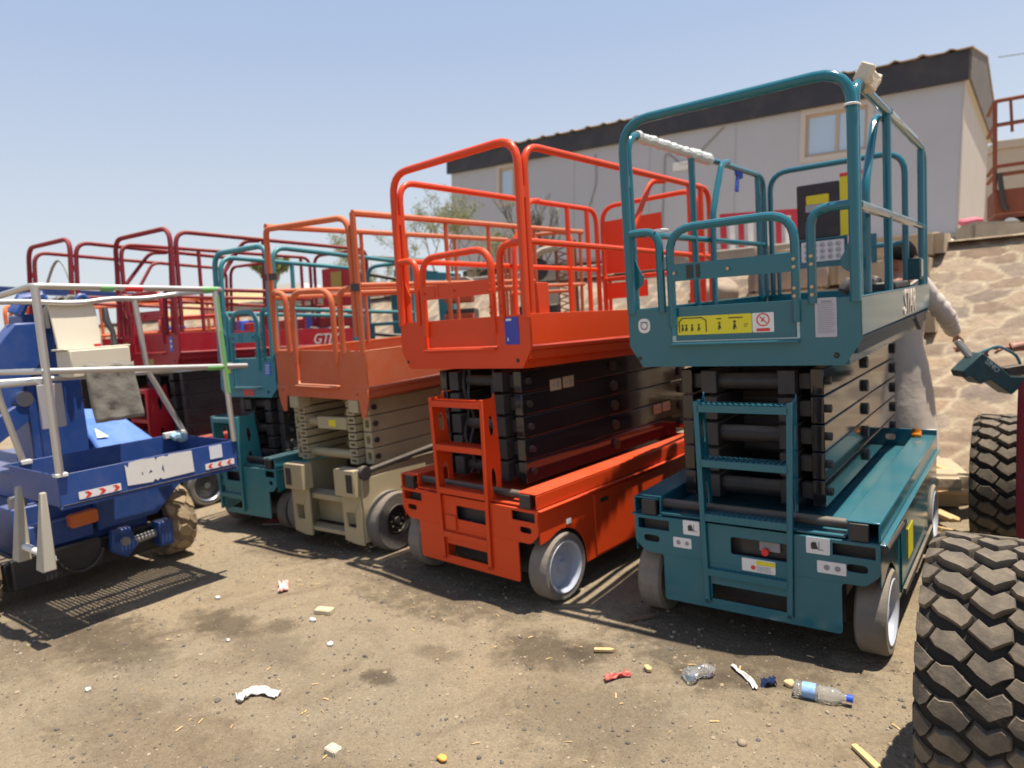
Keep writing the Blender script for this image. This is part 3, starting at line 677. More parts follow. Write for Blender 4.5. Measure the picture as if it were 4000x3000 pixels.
o_, k = whs(.10, 1.955, .10, .12, prohibit(.10, 1.97, .034) + slash(.10, 1.97, .03)); k.build('print', reds, o_)
# tape, cable ties, blue rag, foam on the corner
m = M(TA); m.tube([(-.538, y, 2.53 + .003 * math.sin(y * 40)) for y in [.16 + .03 * i for i in range(36)]], [.0275 + .004 * math.sin(i * 2.1) + (.008 if i > 24 else 0) for i in range(36)], 10); m.build('tape_wrap', tape, A)
m = M(TA); m.tube([(.538, y, 2.015) for y in [.08 + .1 * i for i in range(18)]], .0235, 10); m.build('tape_wrap', mat('clear_film', (.16, .24, .25), .15, coat=.6, dirt=.5, dcol=(.4, .42, .38), bump=.4), A)
m = M(TA); m.tube([(.538, y, 2.54) for y in [.9 + .1 * i for i in range(12)]], .0245, 10); m.build('tape_wrap', MATS['clear_film'], A)
for (x, z) in ((.538, 2.42), (-.35, 2.011)):
    m = M(TA); m.tube([(x + .03 * math.cos(a), .0 + .05 * math.sin(a), z) for a in [k * math.pi / 8 for k in range(16)]], .005, 6, closed=True); m.build('cable_tie', white, A)
# side details of the chassis
sticker(A, 'S', .62, .36, .17, .16, yellow, .07 + .583 + .002)
m = M(FA); m.tube([(.585, .01, .55), (.585, .46, .53)], .022, 10); m.bx(.588, .602, .5, 1.6, .17, .20); m.build('rubber_guard', blackm, A)
m = M(FA); m.cyl((.47, 1.98, .67), (.47, 2.0, .70), .03, 12); m.cyl((.47, 1.98, .66), (.47, 1.99, .72), .024, 12); m.build('amber_beacon', amber, A)
# white corner foam and rag are things of their own
m = M()
for i in range(9): m.box((.014 * math.sin(i * 2.3) + .006, .05 * i / 3 - .04, .012 * math.cos(i * 3) - .03), (.06 + .03 * math.sin(i * 5), .05, .05 + .03 * math.cos(i * 4)), (.6 * math.sin(i), .5 * math.cos(i * 2), .4 * i))
fo = m.build('foam_wrap', mat('cream_foam', (.62, .54, .42), .9, bump=.8, dirt=.3), bevel=.006); fo.location = (-.645, 3.54, 2.60); tag(fo, 'cream foam padding wrapped round the top right corner rail of the teal lift', 'foam')
m = M(); bl = [(0, 0), (.05, .01), (.10, -.01), (.07, .05), (.02, .04)]
random.seed(5)
vs = [(.0, -.03, .0), (.0, .09, .01), (.02, .10, -.05), (.0, .02, -.06), (.01, .01, -.15), (-.01, -.05, -.16), (.0, -.02, -.07)]
m.prism([[(-.03, .02), (.09, .025), (.10, -.04), (.06, -.055), (.02, -.04), (-.0, -.15), (-.05, -.15), (-.03, -.08), (-.01, -.04), (-.04, -.03)]], SD, -.008, .008)
ra = m.build('rag', mat('blue_rag', (.02, .06, .33), .8, bump=.5), bevel=.004); ra.location = (-1.745, 5.05, 2.54); tag(ra, 'small blue rag tied to the left rail of the teal lift', 'rag')

# --- 2 orange lift
PO = dict(W=1.12, L=2.33, z=ZT, hs=1.008, pitch=-.02, roll=-.007, paint=orange, arm=black, arm2=blackm, off=(.08, -.15), Lc=2.1, posts={-1: 1.85, 1: 1.95}, db={-1: .0, 1: .68}, tyre=rubw, rim=rimw, hub=rimw, rollm=blackm)
B, TB, FB = scissor_lift('scissor_lift', 'bright orange-red scissor lift in the middle with one blue notice', 'scissor lift', (-2.831, 3.205), -.083, PO, 'scissor lifts parked in a row')
CT = TB
sticker(B, 'F', .425, 1.545, .105, .155, blues, -.0005, items=[([rect(.385, 1.602, .425, 1.614), rect(.39, 1.487, .397, 1.507)], white)])
CT = None
m = M(TB); m.bx(-.46, .10, 2.28, 2.30, 1.98, 2.44); m.build('back_panel', orange, B, .004)
m = M(TB); m.bx(-.46, -.05, 2.27, 2.29, 1.76, 1.90); m.build('back_panel', orange, B, .004)
m = M(TB); m.bx(.43, .53, .12, .22, 1.63, 1.81); m.build('rail_box', orange, B, .004)
for (yy, zz_, n_) in ((.42, 1.19, 2), (1.62, .86, 2)):
    for k in range(n_):
        sticker(B, 'S', yy + .13 * k, zz_ + .003 * k, .11, .07, mat('dull_notice', (.42, .36, .22), .5), .028 + .352 + .001, items=[([rect(yy + .13 * k - .03, zz_ - .01, yy + .13 * k - .015, zz_ + .01), rect(yy + .13 * k + .01, zz_ - .02, yy + .13 * k + .03, zz_ + .02)], greyp)])
sticker(B, 'S', .12, .445, .045, .03, white, .08 + .576)
m = M(FB); m.bx(-.16, -.07, -.012, -.002, .36, .45); m.build('control_flap', orange, B, .006)

# --- 3 faded orange lift on cream scissors
PJ = dict(W=1.00, L=3.1, z=(1.12, 1.20, 1.47, 1.90, 2.38, 2.40), pitch=.012, roll=.03, paint=jlgo, railm=jlgo, arm=cream, arm2=cream, jlg=True, hollow=True, n=4, sx=(.33, .29), xc=-.07, zc=.62, off=(.02, -.05), Lc=2.3,
          gate=(-.25, .20), gatebar=False, chassis='none', cpaint=cream, cw=.80, cs=.95, ladtop=.50, ladbot=.15, rungs=(.30,), lad=(-.30, .30), cute=False, wr=.215, ww=.125, wout=.035, plain=True, tyre=rubg, rim=blackm, hub=blackm, wstyle='hub', roller=False, door=False, La=2.3, pinm=blackm)
J, TJ, FJ = scissor_lift('scissor_lift', 'faded orange platform on cream scissor arms and big grey wheels', 'scissor lift', (-4.224, 3.209), .028, PJ, 'scissor lifts parked in a row')
m = M(TJ)
for s in (-1, 1):
    m.prism([[(s * .5, 1.2), (s * .5, 1.12), (s * .46, 1.0), (s * .42, 1.0), (s * .40, 1.13), (s * .36, 1.2)]], FR, -.004, .008)
m.build('lower_bracket', jlgo, J, .003, split=True)
m = M()
for s in (-1, 1):   # front box frame of the chassis
    a = .015 + s * .285
    m.prism([[(a - .105, .44), (a + .105, .44), (a + .105, .63), (a - .105, .63)]], FR, -.12, -.02)
    m.prism([[(a + .02, .08), (a + .10, .08), (a + .10, .44), (a - .10, .44), (a - .10, .10)], rnd2([(a - .06, .20), (a + .03, .20), (a + .03, .31), (a - .06, .31)], .01)], FR, -.07, -.05)
    m.bx(a + .105 * s, a + .115 * s, -.06, .6, .10, .56)
m.bx(-.28, .31, -.05, .05, .12, .15); m.bx(-.28, .31, -.03, .1, .36, .40); m.bx(-.28, .31, .1, .11, .15, .36)
m.build('front_frame', cream, J, .004)
m = M()
for s in (-1, 1):
    a = .015 + s * .285
    m.bx(a + .02 * s, a + .085 * s, -.1215, -.1205, .47, .60)
m.bx(.40, .44, .0, .6, .30, .33)
m.build('frame_opening', blackm, J, split=True)
m = M(TJ)
for s in (-1, 1): m.bx(s * .33 - .05, s * .33 + .05, -.0, .12, 1.03, 1.12)
m.build('slide_block', cream, J, .004, split=True)
m = M(); m.bx(-.15, .17, .06, .1, .88, .97); m.build('step_plate', cream, J, .003); sticker(J, 'F', .02, .925, .08, .05, yellow, .0595)
sticker(J, 'S', .42, .46, .13, .12, mat('dark_grey_label', (.09, .09, .11), .6), .4115)
m = M(); m.tube([(.40, -.02, .60), (.42, .8, .66)], .02, 8); m.cyl((.38, -.03, .60), (.44, -.03, .60), .05, 12); m.build('black_link', blackm, J)
text('21', .10, mat('dark_lettering', (.08, .07, .06), .6), J, TJ @ MS(.503, 1.02, 1.33), shear=.2)
m = M(TJ); m.bx(-.52, -.40, -.02, .0, 2.0, 2.05); m.bx(.44, .50, -.03, -.005, 1.88, 1.93); m.build('rail_clamp', blackm, J, split=True)

# --- 4 small teal lift
P4 = dict(W=.74, L=1.75, z=(1.10, 1.17, 1.42, 1.80, 2.31, 2.29), pitch=-.05, paint=teal2, arm=blackm, n=5, sx=(.22, .14), zc=.55, off=(.0, -.12), Lc=1.75, cw=.70, cs=.95, gate=(-.17, .17), brace=False, posts={-1: .8, 1: .95},
          lad=(-.34, -.04), ladtop=.95, ladbot=.16, ladd=.2, rungs=(.935, .30), wr=.17, ww=.11, tyre=rubg, rt=.020, La=1.5)
D, TD, FD = scissor_lift('scissor_lift', 'small dusty teal scissor lift behind the aluminium basket, with red patch on its panel', 'scissor lift', (-5.25, 3.266), .056, P4, 'scissor lifts parked in a row')
CT = TD
sticker(D, 'F', .01, 1.145, .14, .065, reds, -.0005); sticker(D, 'F', -.25, 1.33, .06, .06, yellow, -.0005); sticker(D, 'F', .28, 1.33, .07, .10, mat('blue_notice', (.05, .15, .5), .5), -.0005, items=[(lines(.25, .31, 1.29, 1.37, 4, .006), white)])
CT = None
# --- 5, 6 crimson lifts
P5 = dict(W=1.12, L=2.49, z=ZT, hs=1.035, pitch=-.036, roll=.008, paint=maroon, railm=maroonf, arm=blackm, off=(.10, -.14), Lc=2.2, posts={-1: .9, 1: 1.0}, lad=(-.27, .02), ladd=.24, ladtop=1.15, rungs=(1.14, .85, .6, .345), tyre=rubg, rim=alu, hub=mat('dark_grey_hub', (.10, .10, .11), .6))
E_, TE, FE = scissor_lift('scissor_lift', 'crimson scissor lift behind the blue boom lift, pale lettering on its side panel', 'scissor lift', (-7.08, 3.366), .019, P5, 'scissor lifts parked in a row')
text('GTJZ', .16, mat('silver_lettering', (.5, .45, .42), .4), E_, TE @ MS(.5625, 1.72, 1.56), shear=.3)
text('12', .16, MATS['silver_lettering'], E_, TE @ MS(.5625, 2.30, 1.56), shear=.3)
CT = TE
sticker(E_, 'F', .42, 1.57, .055, .14, MATS['blue_notice'], -.0005, items=[([[circ2((.42, 1.60), .015, 10)], [circ2((.42, 1.55), .015, 10)]], white)])
sticker(E_, 'F', -.47, 1.56, .07, .09, mat('dull_yellow', (.35, .32, .06), .6), -.0005); sticker(E_, 'F', .02, 1.40, .08, .06, MATS['dull_yellow'], -.0005)
CT = None
sticker(E_, 'S', .62, 1.20, .16, .07, mat('dark_yellow', (.38, .26, .01), .6), .035 + .352)
m = M(TE); m.bx(-.30, .35, 2.42, 2.44, 1.98, 2.45); m.build('back_panel', maroon, E_, .004)
m = M(TE); m.bx(-.12, .08, 2.412, 2.418, 2.0, 2.4); m.build('yellow_notice', MATS['dull_yellow'], E_)
P6 = dict(P5); P6.update(L=2.36, hs=1.045, pitch=-.07, roll=.02)
F_, TF, FF = scissor_lift('scissor_lift', 'crimson scissor lift farthest left, a white lettered plate on its side', 'scissor lift', (-8.255, 2.92), 0, P6, 'scissor lifts parked in a row')
CT = TF
sticker(F_, 'S', .72, 1.56, .42, .15, white, .5605)
CT = None
text('TJZ', .15, blks, F_, TF @ MS(.565, .72, 1.56), shear=.25)
m = M(TF); m.tube([(-.35 + .05 * i, .1, 2.30 + .30 * math.sin(math.pi * i / 14) - .012 * i) for i in range(15)], .014, 8); m.build('hose', mat('grey_hose', (.25, .3, .28), .6), F_)
# ---------------------------------------------------------------- blue boom lift with aluminium basket (left foreground)
BL = Vector((-5.6, 1.9, 0)); TB_ = Matrix.Translation(-BL)
U = empty('boom_lift', 'blue boom lift at the left with a bare aluminium basket and muddy tan tyres', 'boom lift', BL)
W_ = lambda: M(TB_)
x0, x1, y0, y1 = -5.0, -4.27, 1.46, 2.52
m = W_()
zt0, zt1 = .755, .935
m.bx(x1 - .006, x1, y0, y1, zt0, zt1); m.bx(x0, x0 + .006, y0, y1, zt0, zt1 + .01); m.bx(x0 + .0065, x1 - .0065, y0, y0 + .006, zt0, zt1); m.bx(x0 + .0065, x1 - .0065, y1 - .006, y1, zt0, zt1)
m.bx(x1 - .02, x1 + .002, y0, y1, zt0 - .015, zt0); m.bx(x0 + .3, x0 + .36, y0 + .01, y1 - .01, zt0 - .03, zt0 - .016)
m.build('basket_tray', blue, U, .003)
m = W_()
for i in range(43): 
    yy = y0 + .012 + i * .0246; m.bx(x0 + .01, x1 - .01, yy, yy + .013, zt0 + .001, zt0 + .006)
for i in range(30):
    xx = x0 + .012 + i * .0246; m.bx(xx, xx + .012, y0 + .01, y1 - .01, zt0 + .0062, zt0 + .010)
m.build('mesh_floor', blackm, U, smooth=False)
r_ = .0175
def bt(pts, name='basket_rail', rad=.05, r=r_, mt=silver, n=12):
    m = W_(); m.tube(rnd(pts, rad), r, n); return m.build(name, mt, U)
bt([(x0, y0 + .04, 1.92), (x0, 1.70, 1.915), (x0, 1.95, 1.895), (x0, 2.18, 1.925), (x0, 2.36, 1.915), (x0 + .05, 2.62, 1.945), (x1 + .0, y1 + .02, 1.925), (x1, y0, 1.96), (x0, y0, 1.93)], rad=[.0, .08, .1, .1, .1, .06, .05, .06, 0])
bt([(x0, y0, 1.44), (x0, y1 + .03, 1.40), (x1, y1 + .03, 1.43)], rad=.04)
bt([(x0 - .05, y0, 1.50), (x1, y0, 1.505), (x1, y1 + .14, 1.415)], rad=.0)
bt([(x0, y0 - .02, 1.42), (x1, y0 - .02, 1.455)], rad=0)
bt([(x1, y0 + .015, 1.95), (x1, y0 + .015, .93)], 'basket_post', r=.021)
bt([(x1, y1 - .03, 1.92), (x1, y1 - .01, .93)], 'basket_post', r=.018)
bt([(x0, 2.32, 1.91), (x0, 2.35, 1.42), (x0 + .01, 2.56, .93)], 'basket_post', rad=.04, r=.018)
bt([(x0, y0, 1.92), (x0, y0, 1.36), (x0, y0 + .08, .93)], 'basket_post', rad=.04, r=.018)
for (a, b_, mt, nm) in [((x1, 1.80, 1.945), (x1, 1.87, 1.943), greent, 'green_tape'), ((x1, 1.93, 1.940), (x1, 2.03, 1.937), redt, 'red_tape'), ((x1, 2.40, 1.927), (x1, 2.50, 1.925), greent, 'green_tape'), ((x1, 2.38, 1.431), (x1, 2.48, 1.424), greent, 'green_tape'), ((x1, 2.493, 1.88), (x1, 2.505, 1.25), greent, 'green_tape')]:
    bt([a, b_], nm, r=r_ + .0015, mt=mt)
m = W_(); m.bx(x0 + .02, x1 - .02, y0 + .01, y0 + .20, zt0 + .012, zt0 + .018); m.bx(x1 - .16, x1 - .01, y0 + .22, y1 - .02, zt0 + .012, zt0 + .016); m.build('floor_plate', blackm, U, split=True)
m = W_(); m.bx(x1 - .04, x1 + .02, y0 - .01, y0 + .05, .925, .945); m.bx(x0 - .02, x0 + .03, y0 + .06, y0 + .12, .925, .95); m.bx(x0 - .0, x0 + .04, 2.40, 2.55, .925, .965); m.build('post_foot', whitep, U, .003, split=True)
m = W_(); m.tube([(x0 + .1, 2.42 + .02 * i, .93 + .015 * math.sin(i * 1.3)) for i in range(6)], .03, 8); m.build('rag_bundle', mat('pale_blue_rag', (.25, .4, .5), .8), U)
# torn white panel label, white square, chevrons
def sideS(y, z, wd, h, mt, items=()):
    q = W_(); q.prism([rnd2(rect(y - wd / 2, z - h / 2, y + wd / 2, z + h / 2)[0], .004)], SD, x1 + .0022, x1 + .0040); o = q.build('sticker', mt, U, smooth=False)
    for lps, mm in items:
        k = W_()
        for lp in lps: k.prism(lp, SD, x1 + .0041, x1 + .0052)
        k.build('print', mm, o, smooth=False)
    return o
q = W_(); q.prism([[(1.815, .795), (1.81, .92), (1.828, .90), (1.835, .928), (1.90, .932), (1.985, .927), (1.99, .905), (2.0, .925), (2.04, .928), (2.06, .918), (2.075, .93), (2.215, .925), (2.22, .79), (2.02, .787), (2.005, .80), (1.99, .787), (1.975, .80), (1.96, .785)], rnd2([(1.90, .86), (1.91, .85), (1.905, .83)], .002), rnd2([(1.94, .84), (1.955, .86), (1.965, .845), (1.95, .84)], .002), [(2.02, .85), (2.03, .88), (2.035, .82)]], SD, x1 + .0022, x1 + .004); q.build('torn_label', whitep, U, smooth=False)
sideS(2.375, .885, .085, .085, mat('white_square', (.62, .64, .68), .5))
def chev(y, z, s, d): return [[(y - d * s * .5, z - s * .5), (y + d * s * .1, z - s * .5), (y + d * s * .6, z), (y + d * s * .1, z + s * .5), (y - d * s * .5, z + s * .5), (y - d * s * .0, z)]]
sideS(1.665, .800, .225, .042, white, [([chev(1.60 + .075 * i, .80, .034, 1) for i in range(3)], reds)])
sideS(2.395, .800, .20, .038, white, [([chev(2.33 + .065 * i, .80, .030, -1) for i in range(3)], reds)])
# white entry step hanging from the near end
m = W_()
for xx in (x1 - .01, x1 - .36):
    for (a1, b1, a2, b2) in ((.050, .035, .016, .014),):
        c0, c1 = (xx, 1.355, .44), (xx, 1.385, .86)
        m.add([(c0[0] - a1, c0[1] - b1, c0[2]), (c0[0] + a1, c0[1] - b1, c0[2]), (c0[0] + a1, c0[1] + b1, c0[2]), (c0[0] - a1, c0[1] + b1, c0[2]), (c1[0] - a2, c1[1] - b2, c1[2]), (c1[0] + a2, c1[1] - b2, c1[2]), (c1[0] + a2, c1[1] + b2, c1[2]), (c1[0] - a2, c1[1] + b2, c1[2])], [(0, 3, 2, 1), (4, 5, 6, 7), (0, 1, 5, 4), (1, 2, 6, 5), (2, 3, 7, 6), (3, 0, 4, 7)])
m.build('step_leg', mat('dirty_ivory_paint', (.36, .33, .27), .6, dirt=.4), U, .006, split=True)
bt([(x1, 1.365, .52), (x1 - .40, 1.365, .52)], 'step_bar', r=.02, mt=whitep)
bt([(x1 - .03, 1.365, .50), (x1 + .03, 1.365, .50)], 'step_pivot', r=.032, mt=whitep)
# chassis
m = W_(); m.prism([[(1.95, .64), (2.62, .64), (2.35, .385), (1.95, .37)]], SD, -5.16, -5.10); m.build('front_cover', blue, U, .006)
m = W_(); m.bx(-7.0, -5.2, 1.5, 2.32, .30, .62); m.bx(-6.9, -5.3, 1.62, 2.2, .62, .80); m.bx(-7, -5.12, 1.55, 1.93, .34, .50); m.build('chassis', blue, U, .01)
m = W_(); m.bx(-5.7, -5.14, 1.40, 2.36, .12, .30); m.bx(-5.12, -5.06, 1.42, 1.94, .14, .33); m.build('drive_housing', blackm, U, .01)
m = W_(); m.tube([(-5.03, 1.80 + .14 * math.cos(a), .30 + .15 * math.sin(a)) for a in [math.pi + .2 + k * .3 for k in range(10)]], .010, 8); m.build('hose_loop', blackm, U)
m = W_(); m.prism([rnd2([(1.76, .445), (1.93, .452), (1.93, .54), (1.76, .53)], .02)], SD, -5.09, -5.03); m.build('amber_lamp', ambero, U, .008)
m = W_(); m.prism([[(2.0, .36), (2.12, .36), (2.16, .22), (2.08, .15), (1.98, .22)]], SD, -5.08, -5.02); m.bx(-5.12, -5.0, 2.30, 2.40, .16, .34); m.build('steering_knuckle', blue, U, .01, split=True)
m = W_(); m.cyl((-5.0, 2.06, .28), (-4.97, 2.06, .28), .03, 12); m.cyl((-5.07, 2.1, .24), (-5.07, 2.36, .26), .03, 10); m.cyl((-5.07, 1.5, .66), (-5.07, 1.5, .72), .05, 10); m.build('axle_pin', mat('dull_steel', (.3, .3, .3), .5, metal=.6, dirt=.5), U, split=True)
def lug_tyre(parent, c, rad, wd, ncol, nrow, depth, ml, mg, axis='x', name='tyre', round_=.03, lugname='tread'):
    c = Vector(c)
    def mp(wv, a, r): 
        if axis == 'x': return c + Vector((wv, -math.cos(a) * r, math.sin(a) * r))
        return c + Vector((math.cos(a) * r, wv, math.sin(a) * r))
    b = M(parent_T) ; r0 = rad - depth; h = wd / 2
    b.lathe([(r0 * .55, -h * .8), (r0 * .62, -h * .95), (r0 * .85, -h), (r0 * .95, -h * .97), (r0, -h + round_ * .7), (r0, h - round_ * .7), (r0 * .95, h * .97), (r0 * .85, h), (r0 * .62, h * .95), (r0 * .55, h * .8)], c, (1, 0, 0) if axis == 'x' else (0, 1, 0), 72)
    ty = b.build(name, mg, parent, ang=50)
    t = M(parent_T); cw = wd / ncol; ps = 2 * math.pi / nrow
    hexA = [(-.60, .10), (-.38, .45), (-.24, .38), (.10, .43), (.60, -.04), (.46, -.30), (.28, -.46), (.08, -.33), (-.16, -.22), (-.42, -.12)]
    hexB = [(-.60, .03), (-.36, .43), (-.04, .21), (.34, .45), (.58, .28), (.60, -.08), (.34, -.22), (.04, -.44), (-.30, -.22)]
    rg = random.Random(4)
    for i in range(ncol + 1):
        wc = -h + cw * i
        hexa = hexB if i == 2 and ncol > 2 else hexA
        for k in range(nrow):
            a0 = (k + .5 * (i % 2)) * ps; jit = 1 + rg.uniform(-.03, .03)
            def ring(sc, dr):
                o = []
                for (p, q) in hexa:
                    wv = wc + p * cw * sc * jit + .0015 * math.sin(k * 3.7 + p * 9); wv = max(-h * .985, min(h * .985, wv)); e = max(0, abs(wv) - (h - round_)) / round_
                    o.append(mp(wv, a0 + q * ps * sc, rad - depth - .004 + (depth + .004) * dr - .035 * e * e * (rad / .42)))
                return o
            A_, B_, C2 = ring(1.0, 0), ring(.95, .84), ring(.90, 1.0); n_ = len(hexa)
            cen = mp(max(-h * .93, min(h * .93, wc)), a0, rad - (.0 if 0 < i < ncol else .022 * (rad / .42)))
            vs = A_ + B_ + C2 + [cen]; fs = []
            for u in range(2):
                for j in range(n_): fs.append((u * n_ + j, u * n_ + (j + 1) % n_, (u + 1) * n_ + (j + 1) % n_, (u + 1) * n_ + j))
            for j in range(n_): fs.append((2 * n_ + j, 2 * n_ + (j + 1) % n_, 3 * n_))
            t.add(vs, fs)
    tr = t.build(lugname, ml, ty, ang=40)
    return ty
parent_T = TB_
for (xx, yy, sd) in ((-5.33, 2.52, 1), (-5.33, 1.27, -1), (-6.8, 2.52, 1), (-6.8, 1.27, -1)):
    m = W_(); m.lathe([(0, .06), (.06, .06), (.07, .03), (.14, .02), (.15, .05)], (xx, yy, .27), (0, sd, 0), 24); wh = m.build('wheel', blue, U)
    ty = lug_tyre(wh, (xx, yy, .27), .275, .20, 2, 13, .013, rubt, mat('muddy_groove_rubber', (.17, .125, .075), .9, dirt=.4, bump=.5), 'y', round_=.035)
# tower, hoses, boom
m = W_(); m.prism([[(-5.98, .5), (-5.5, .5), (-5.46, 1.02), (-5.5, 1.86), (-5.75, 1.86), (-5.98, 1.1)]], lambda u, v, w: (u, w, v), 1.80, 2.10); m.bx(-5.5, -5.44, 1.74, 1.80, .8, 1.75); m.build('tower', blue, U, .01)
m = W_(); m.prism([[(1.15, 1.12), (1.72, 1.80), (1.86, 1.80), (1.86, 1.55), (1.45, 1.0), (1.2, .96)]], SD, -5.56, -5.40); m.prism([[(1.0, .9), (1.72, 1.30), (1.72, 1.16), (1.1, .75)]], SD, -5.45, -5.34); m.build('lower_arm', blue, U, .012)
m = W_(); m.box((-6.5, 1.95, 1.55), (1.9, .16, .2), (0, -.06, 0)); m.build('upper_arm', blue, U, .01)
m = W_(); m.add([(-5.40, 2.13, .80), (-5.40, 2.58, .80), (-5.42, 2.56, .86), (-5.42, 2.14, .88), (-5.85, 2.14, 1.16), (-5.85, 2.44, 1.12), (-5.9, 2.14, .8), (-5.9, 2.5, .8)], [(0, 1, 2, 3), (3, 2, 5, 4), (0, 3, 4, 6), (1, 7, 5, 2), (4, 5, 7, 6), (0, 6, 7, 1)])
m.build('engine_hood', mat('sunlit_chalky_blue_paint', (.10, .20, .50), .35, dirt=.9, dcol=(.03, .12, .45), nscale=5), U, .02)  # sun and sky sheen painted into the chalky base; scratches in deeper blue
m = W_(); m.add([(-5.50, 2.17, .945), (-5.50, 2.25, .943), (-5.60, 2.20, 1.008)], [(0, 1, 2)]); m.build('warning_triangle', white, U)
m = W_(); m.lathe([(0, .04), (.05, .04), (.05, -.04)], (-5.37, 1.70, 1.30), (1, 0, 0), 16); m.build('pivot', alu, U)
m = W_()
for k, (yy, mm, rr) in enumerate([(1.98, 0, .10), (2.03, 1, .11), (2.09, 0, .115), (2.15, 2, .12)]):
    pts = [(-5.42 + .02 * k, yy + rr * .5 * math.sin(a) - .02, 1.80 + rr * 1.4 * math.cos(a)) for a in [-1.9 + .35 * i for i in range(12)]]
    m.tube(pts, .022, 8, mm)
m.build('hydraulic_hose', [mat('dusty_hose', (.16, .15, .13), .8), blackm, blue], U, split=True)
m = W_(); m.tube([(-5.45, 1.75, 1.86), (-5.45, 1.80, 1.95), (-5.45, 1.90, 1.97), (-5.45, 1.95, 1.88)], .05, 10); m.build('head_joint', blue, U)
# control console on the basket
m = W_(); m.bx(-5.02, -4.80, 1.80, 2.16, 1.43, 1.60); m.build('control_console', beige, U, .008)
m = W_(); m.box((-5.00, 1.93, 1.765), (.018, .27, .32), (0, -.22, 0)); m.bx(-5.03, -4.83, 1.78, 2.18, 1.60, 1.612); m.build('console_lid', beige, U, .004)
m = W_(); m.cyl((-4.86, 1.99, 1.612), (-4.86, 1.99, 1.63), .02, 12); m.build('emergency_button', redplastic, U)
m = W_(); m.tube([(-4.88, 2.10, 1.61), (-4.9, 2.11, 1.70), (-4.93, 2.09, 1.78), (-4.95, 2.10, 1.86)], [.022, .016, .024, .016], 10); m.build('joystick', blackm, U)
m = W_(); m.bx(-5.0, -4.98, 1.66, 1.80, 1.12, 1.40); m.build('side_plate', mat('lilac_plate', (.35, .33, .36), .5, dirt=.2), U, .004)
m = W_()
nu, nv = 14, 14; vs = []
for j in range(nv + 1):
    for i in range(nu + 1):
        yy = 1.86 + .30 * i / nu + .03 * j / nv; z = 1.50 - .37 * j / nv
        vs.append((-4.775 + .012 * math.sin(i * 1.1 + j * .4) * (j / nv) + .01 * noise.noise((i * .4, j * .4, 2)), yy, z + .012 * math.sin(i * .9) * (j == 0)))
m.add(vs, [(j * (nu + 1) + i, j * (nu + 1) + i + 1, (j + 1) * (nu + 1) + i + 1, (j + 1) * (nu + 1) + i) for j in range(nv) for i in range(nu)])
fl = m.build('canvas_flap', flapm, U, ang=80); so2 = fl.modifiers.new('solid', 'SOLIDIFY'); so2.thickness = .012

# ---------------------------------------------------------------- big tyre machine (right)
GL = Vector((.6, 3.8, 0)); parent_T = Matrix.Translation(-GL)
G_ = empty('rough_terrain_lift', 'maroon rough terrain machine at the right edge with huge dusty lugged tyres', 'lift', GL)
for (yc, xc_) in ((2.56, -.115), (5.06, -.165)):
    m = M(parent_T); m.lathe([(0, -.06), (.10, -.06), (.12, -.02), (.2, -.02), (.23, -.10)], (xc_, yc, .42), (1, 0, 0), 32); wh = m.build('wheel', maroonf, G_)
    lug_tyre(wh, (xc_, yc, .42), .425, .37, 4, 28, .026, lug, lugd, 'x', round_=.045)
for yc in (2.56, 5.06):
    m = M(parent_T); m.lathe([(0, .06), (.10, .06), (.12, .02), (.2, .02), (.23, .10)], (1.45, yc, .42), (1, 0, 0), 32); wh = m.build('wheel', maroonf, G_)
    lug_tyre(wh, (1.45, yc, .42), .425, .37, 4, 28, .026, lug, lugd, 'x', round_=.045)
m = M(parent_T); m.bx(.14, 1.2, 2.2, 5.4, .42, .82); m.bx(.02, .5, 2.5, 2.62, .36, .48); m.bx(.02, .5, 5.0, 5.12, .36, .48); m.bx(.2, 1.15, 2.9, 4.9, .82, 1.25); m.build('chassis', maroonf, G_, .02)
m = M(parent_T); m.tube([(-.045, 3.86, .40), (-.05, 3.86, .55), (-.05, 3.87, .9), (-.045, 3.88, 1.15), (.0, 3.9, 1.25), (.2, 3.95, 1.3)], .055, 14); m.tube([(-.04, 3.86, .42), (.2, 3.86, .45)], .05, 10); m.build('fender_bar', maroonf, G_)
m = M(parent_T); m.tube([(-.04, 3.90, 1.18), (-.035, 3.9, 1.5), (.15, 3.95, 1.55)], .04, 10); m.build('hose_guard', mat('grey_sleeve', (.12, .12, .15), .8), G_)

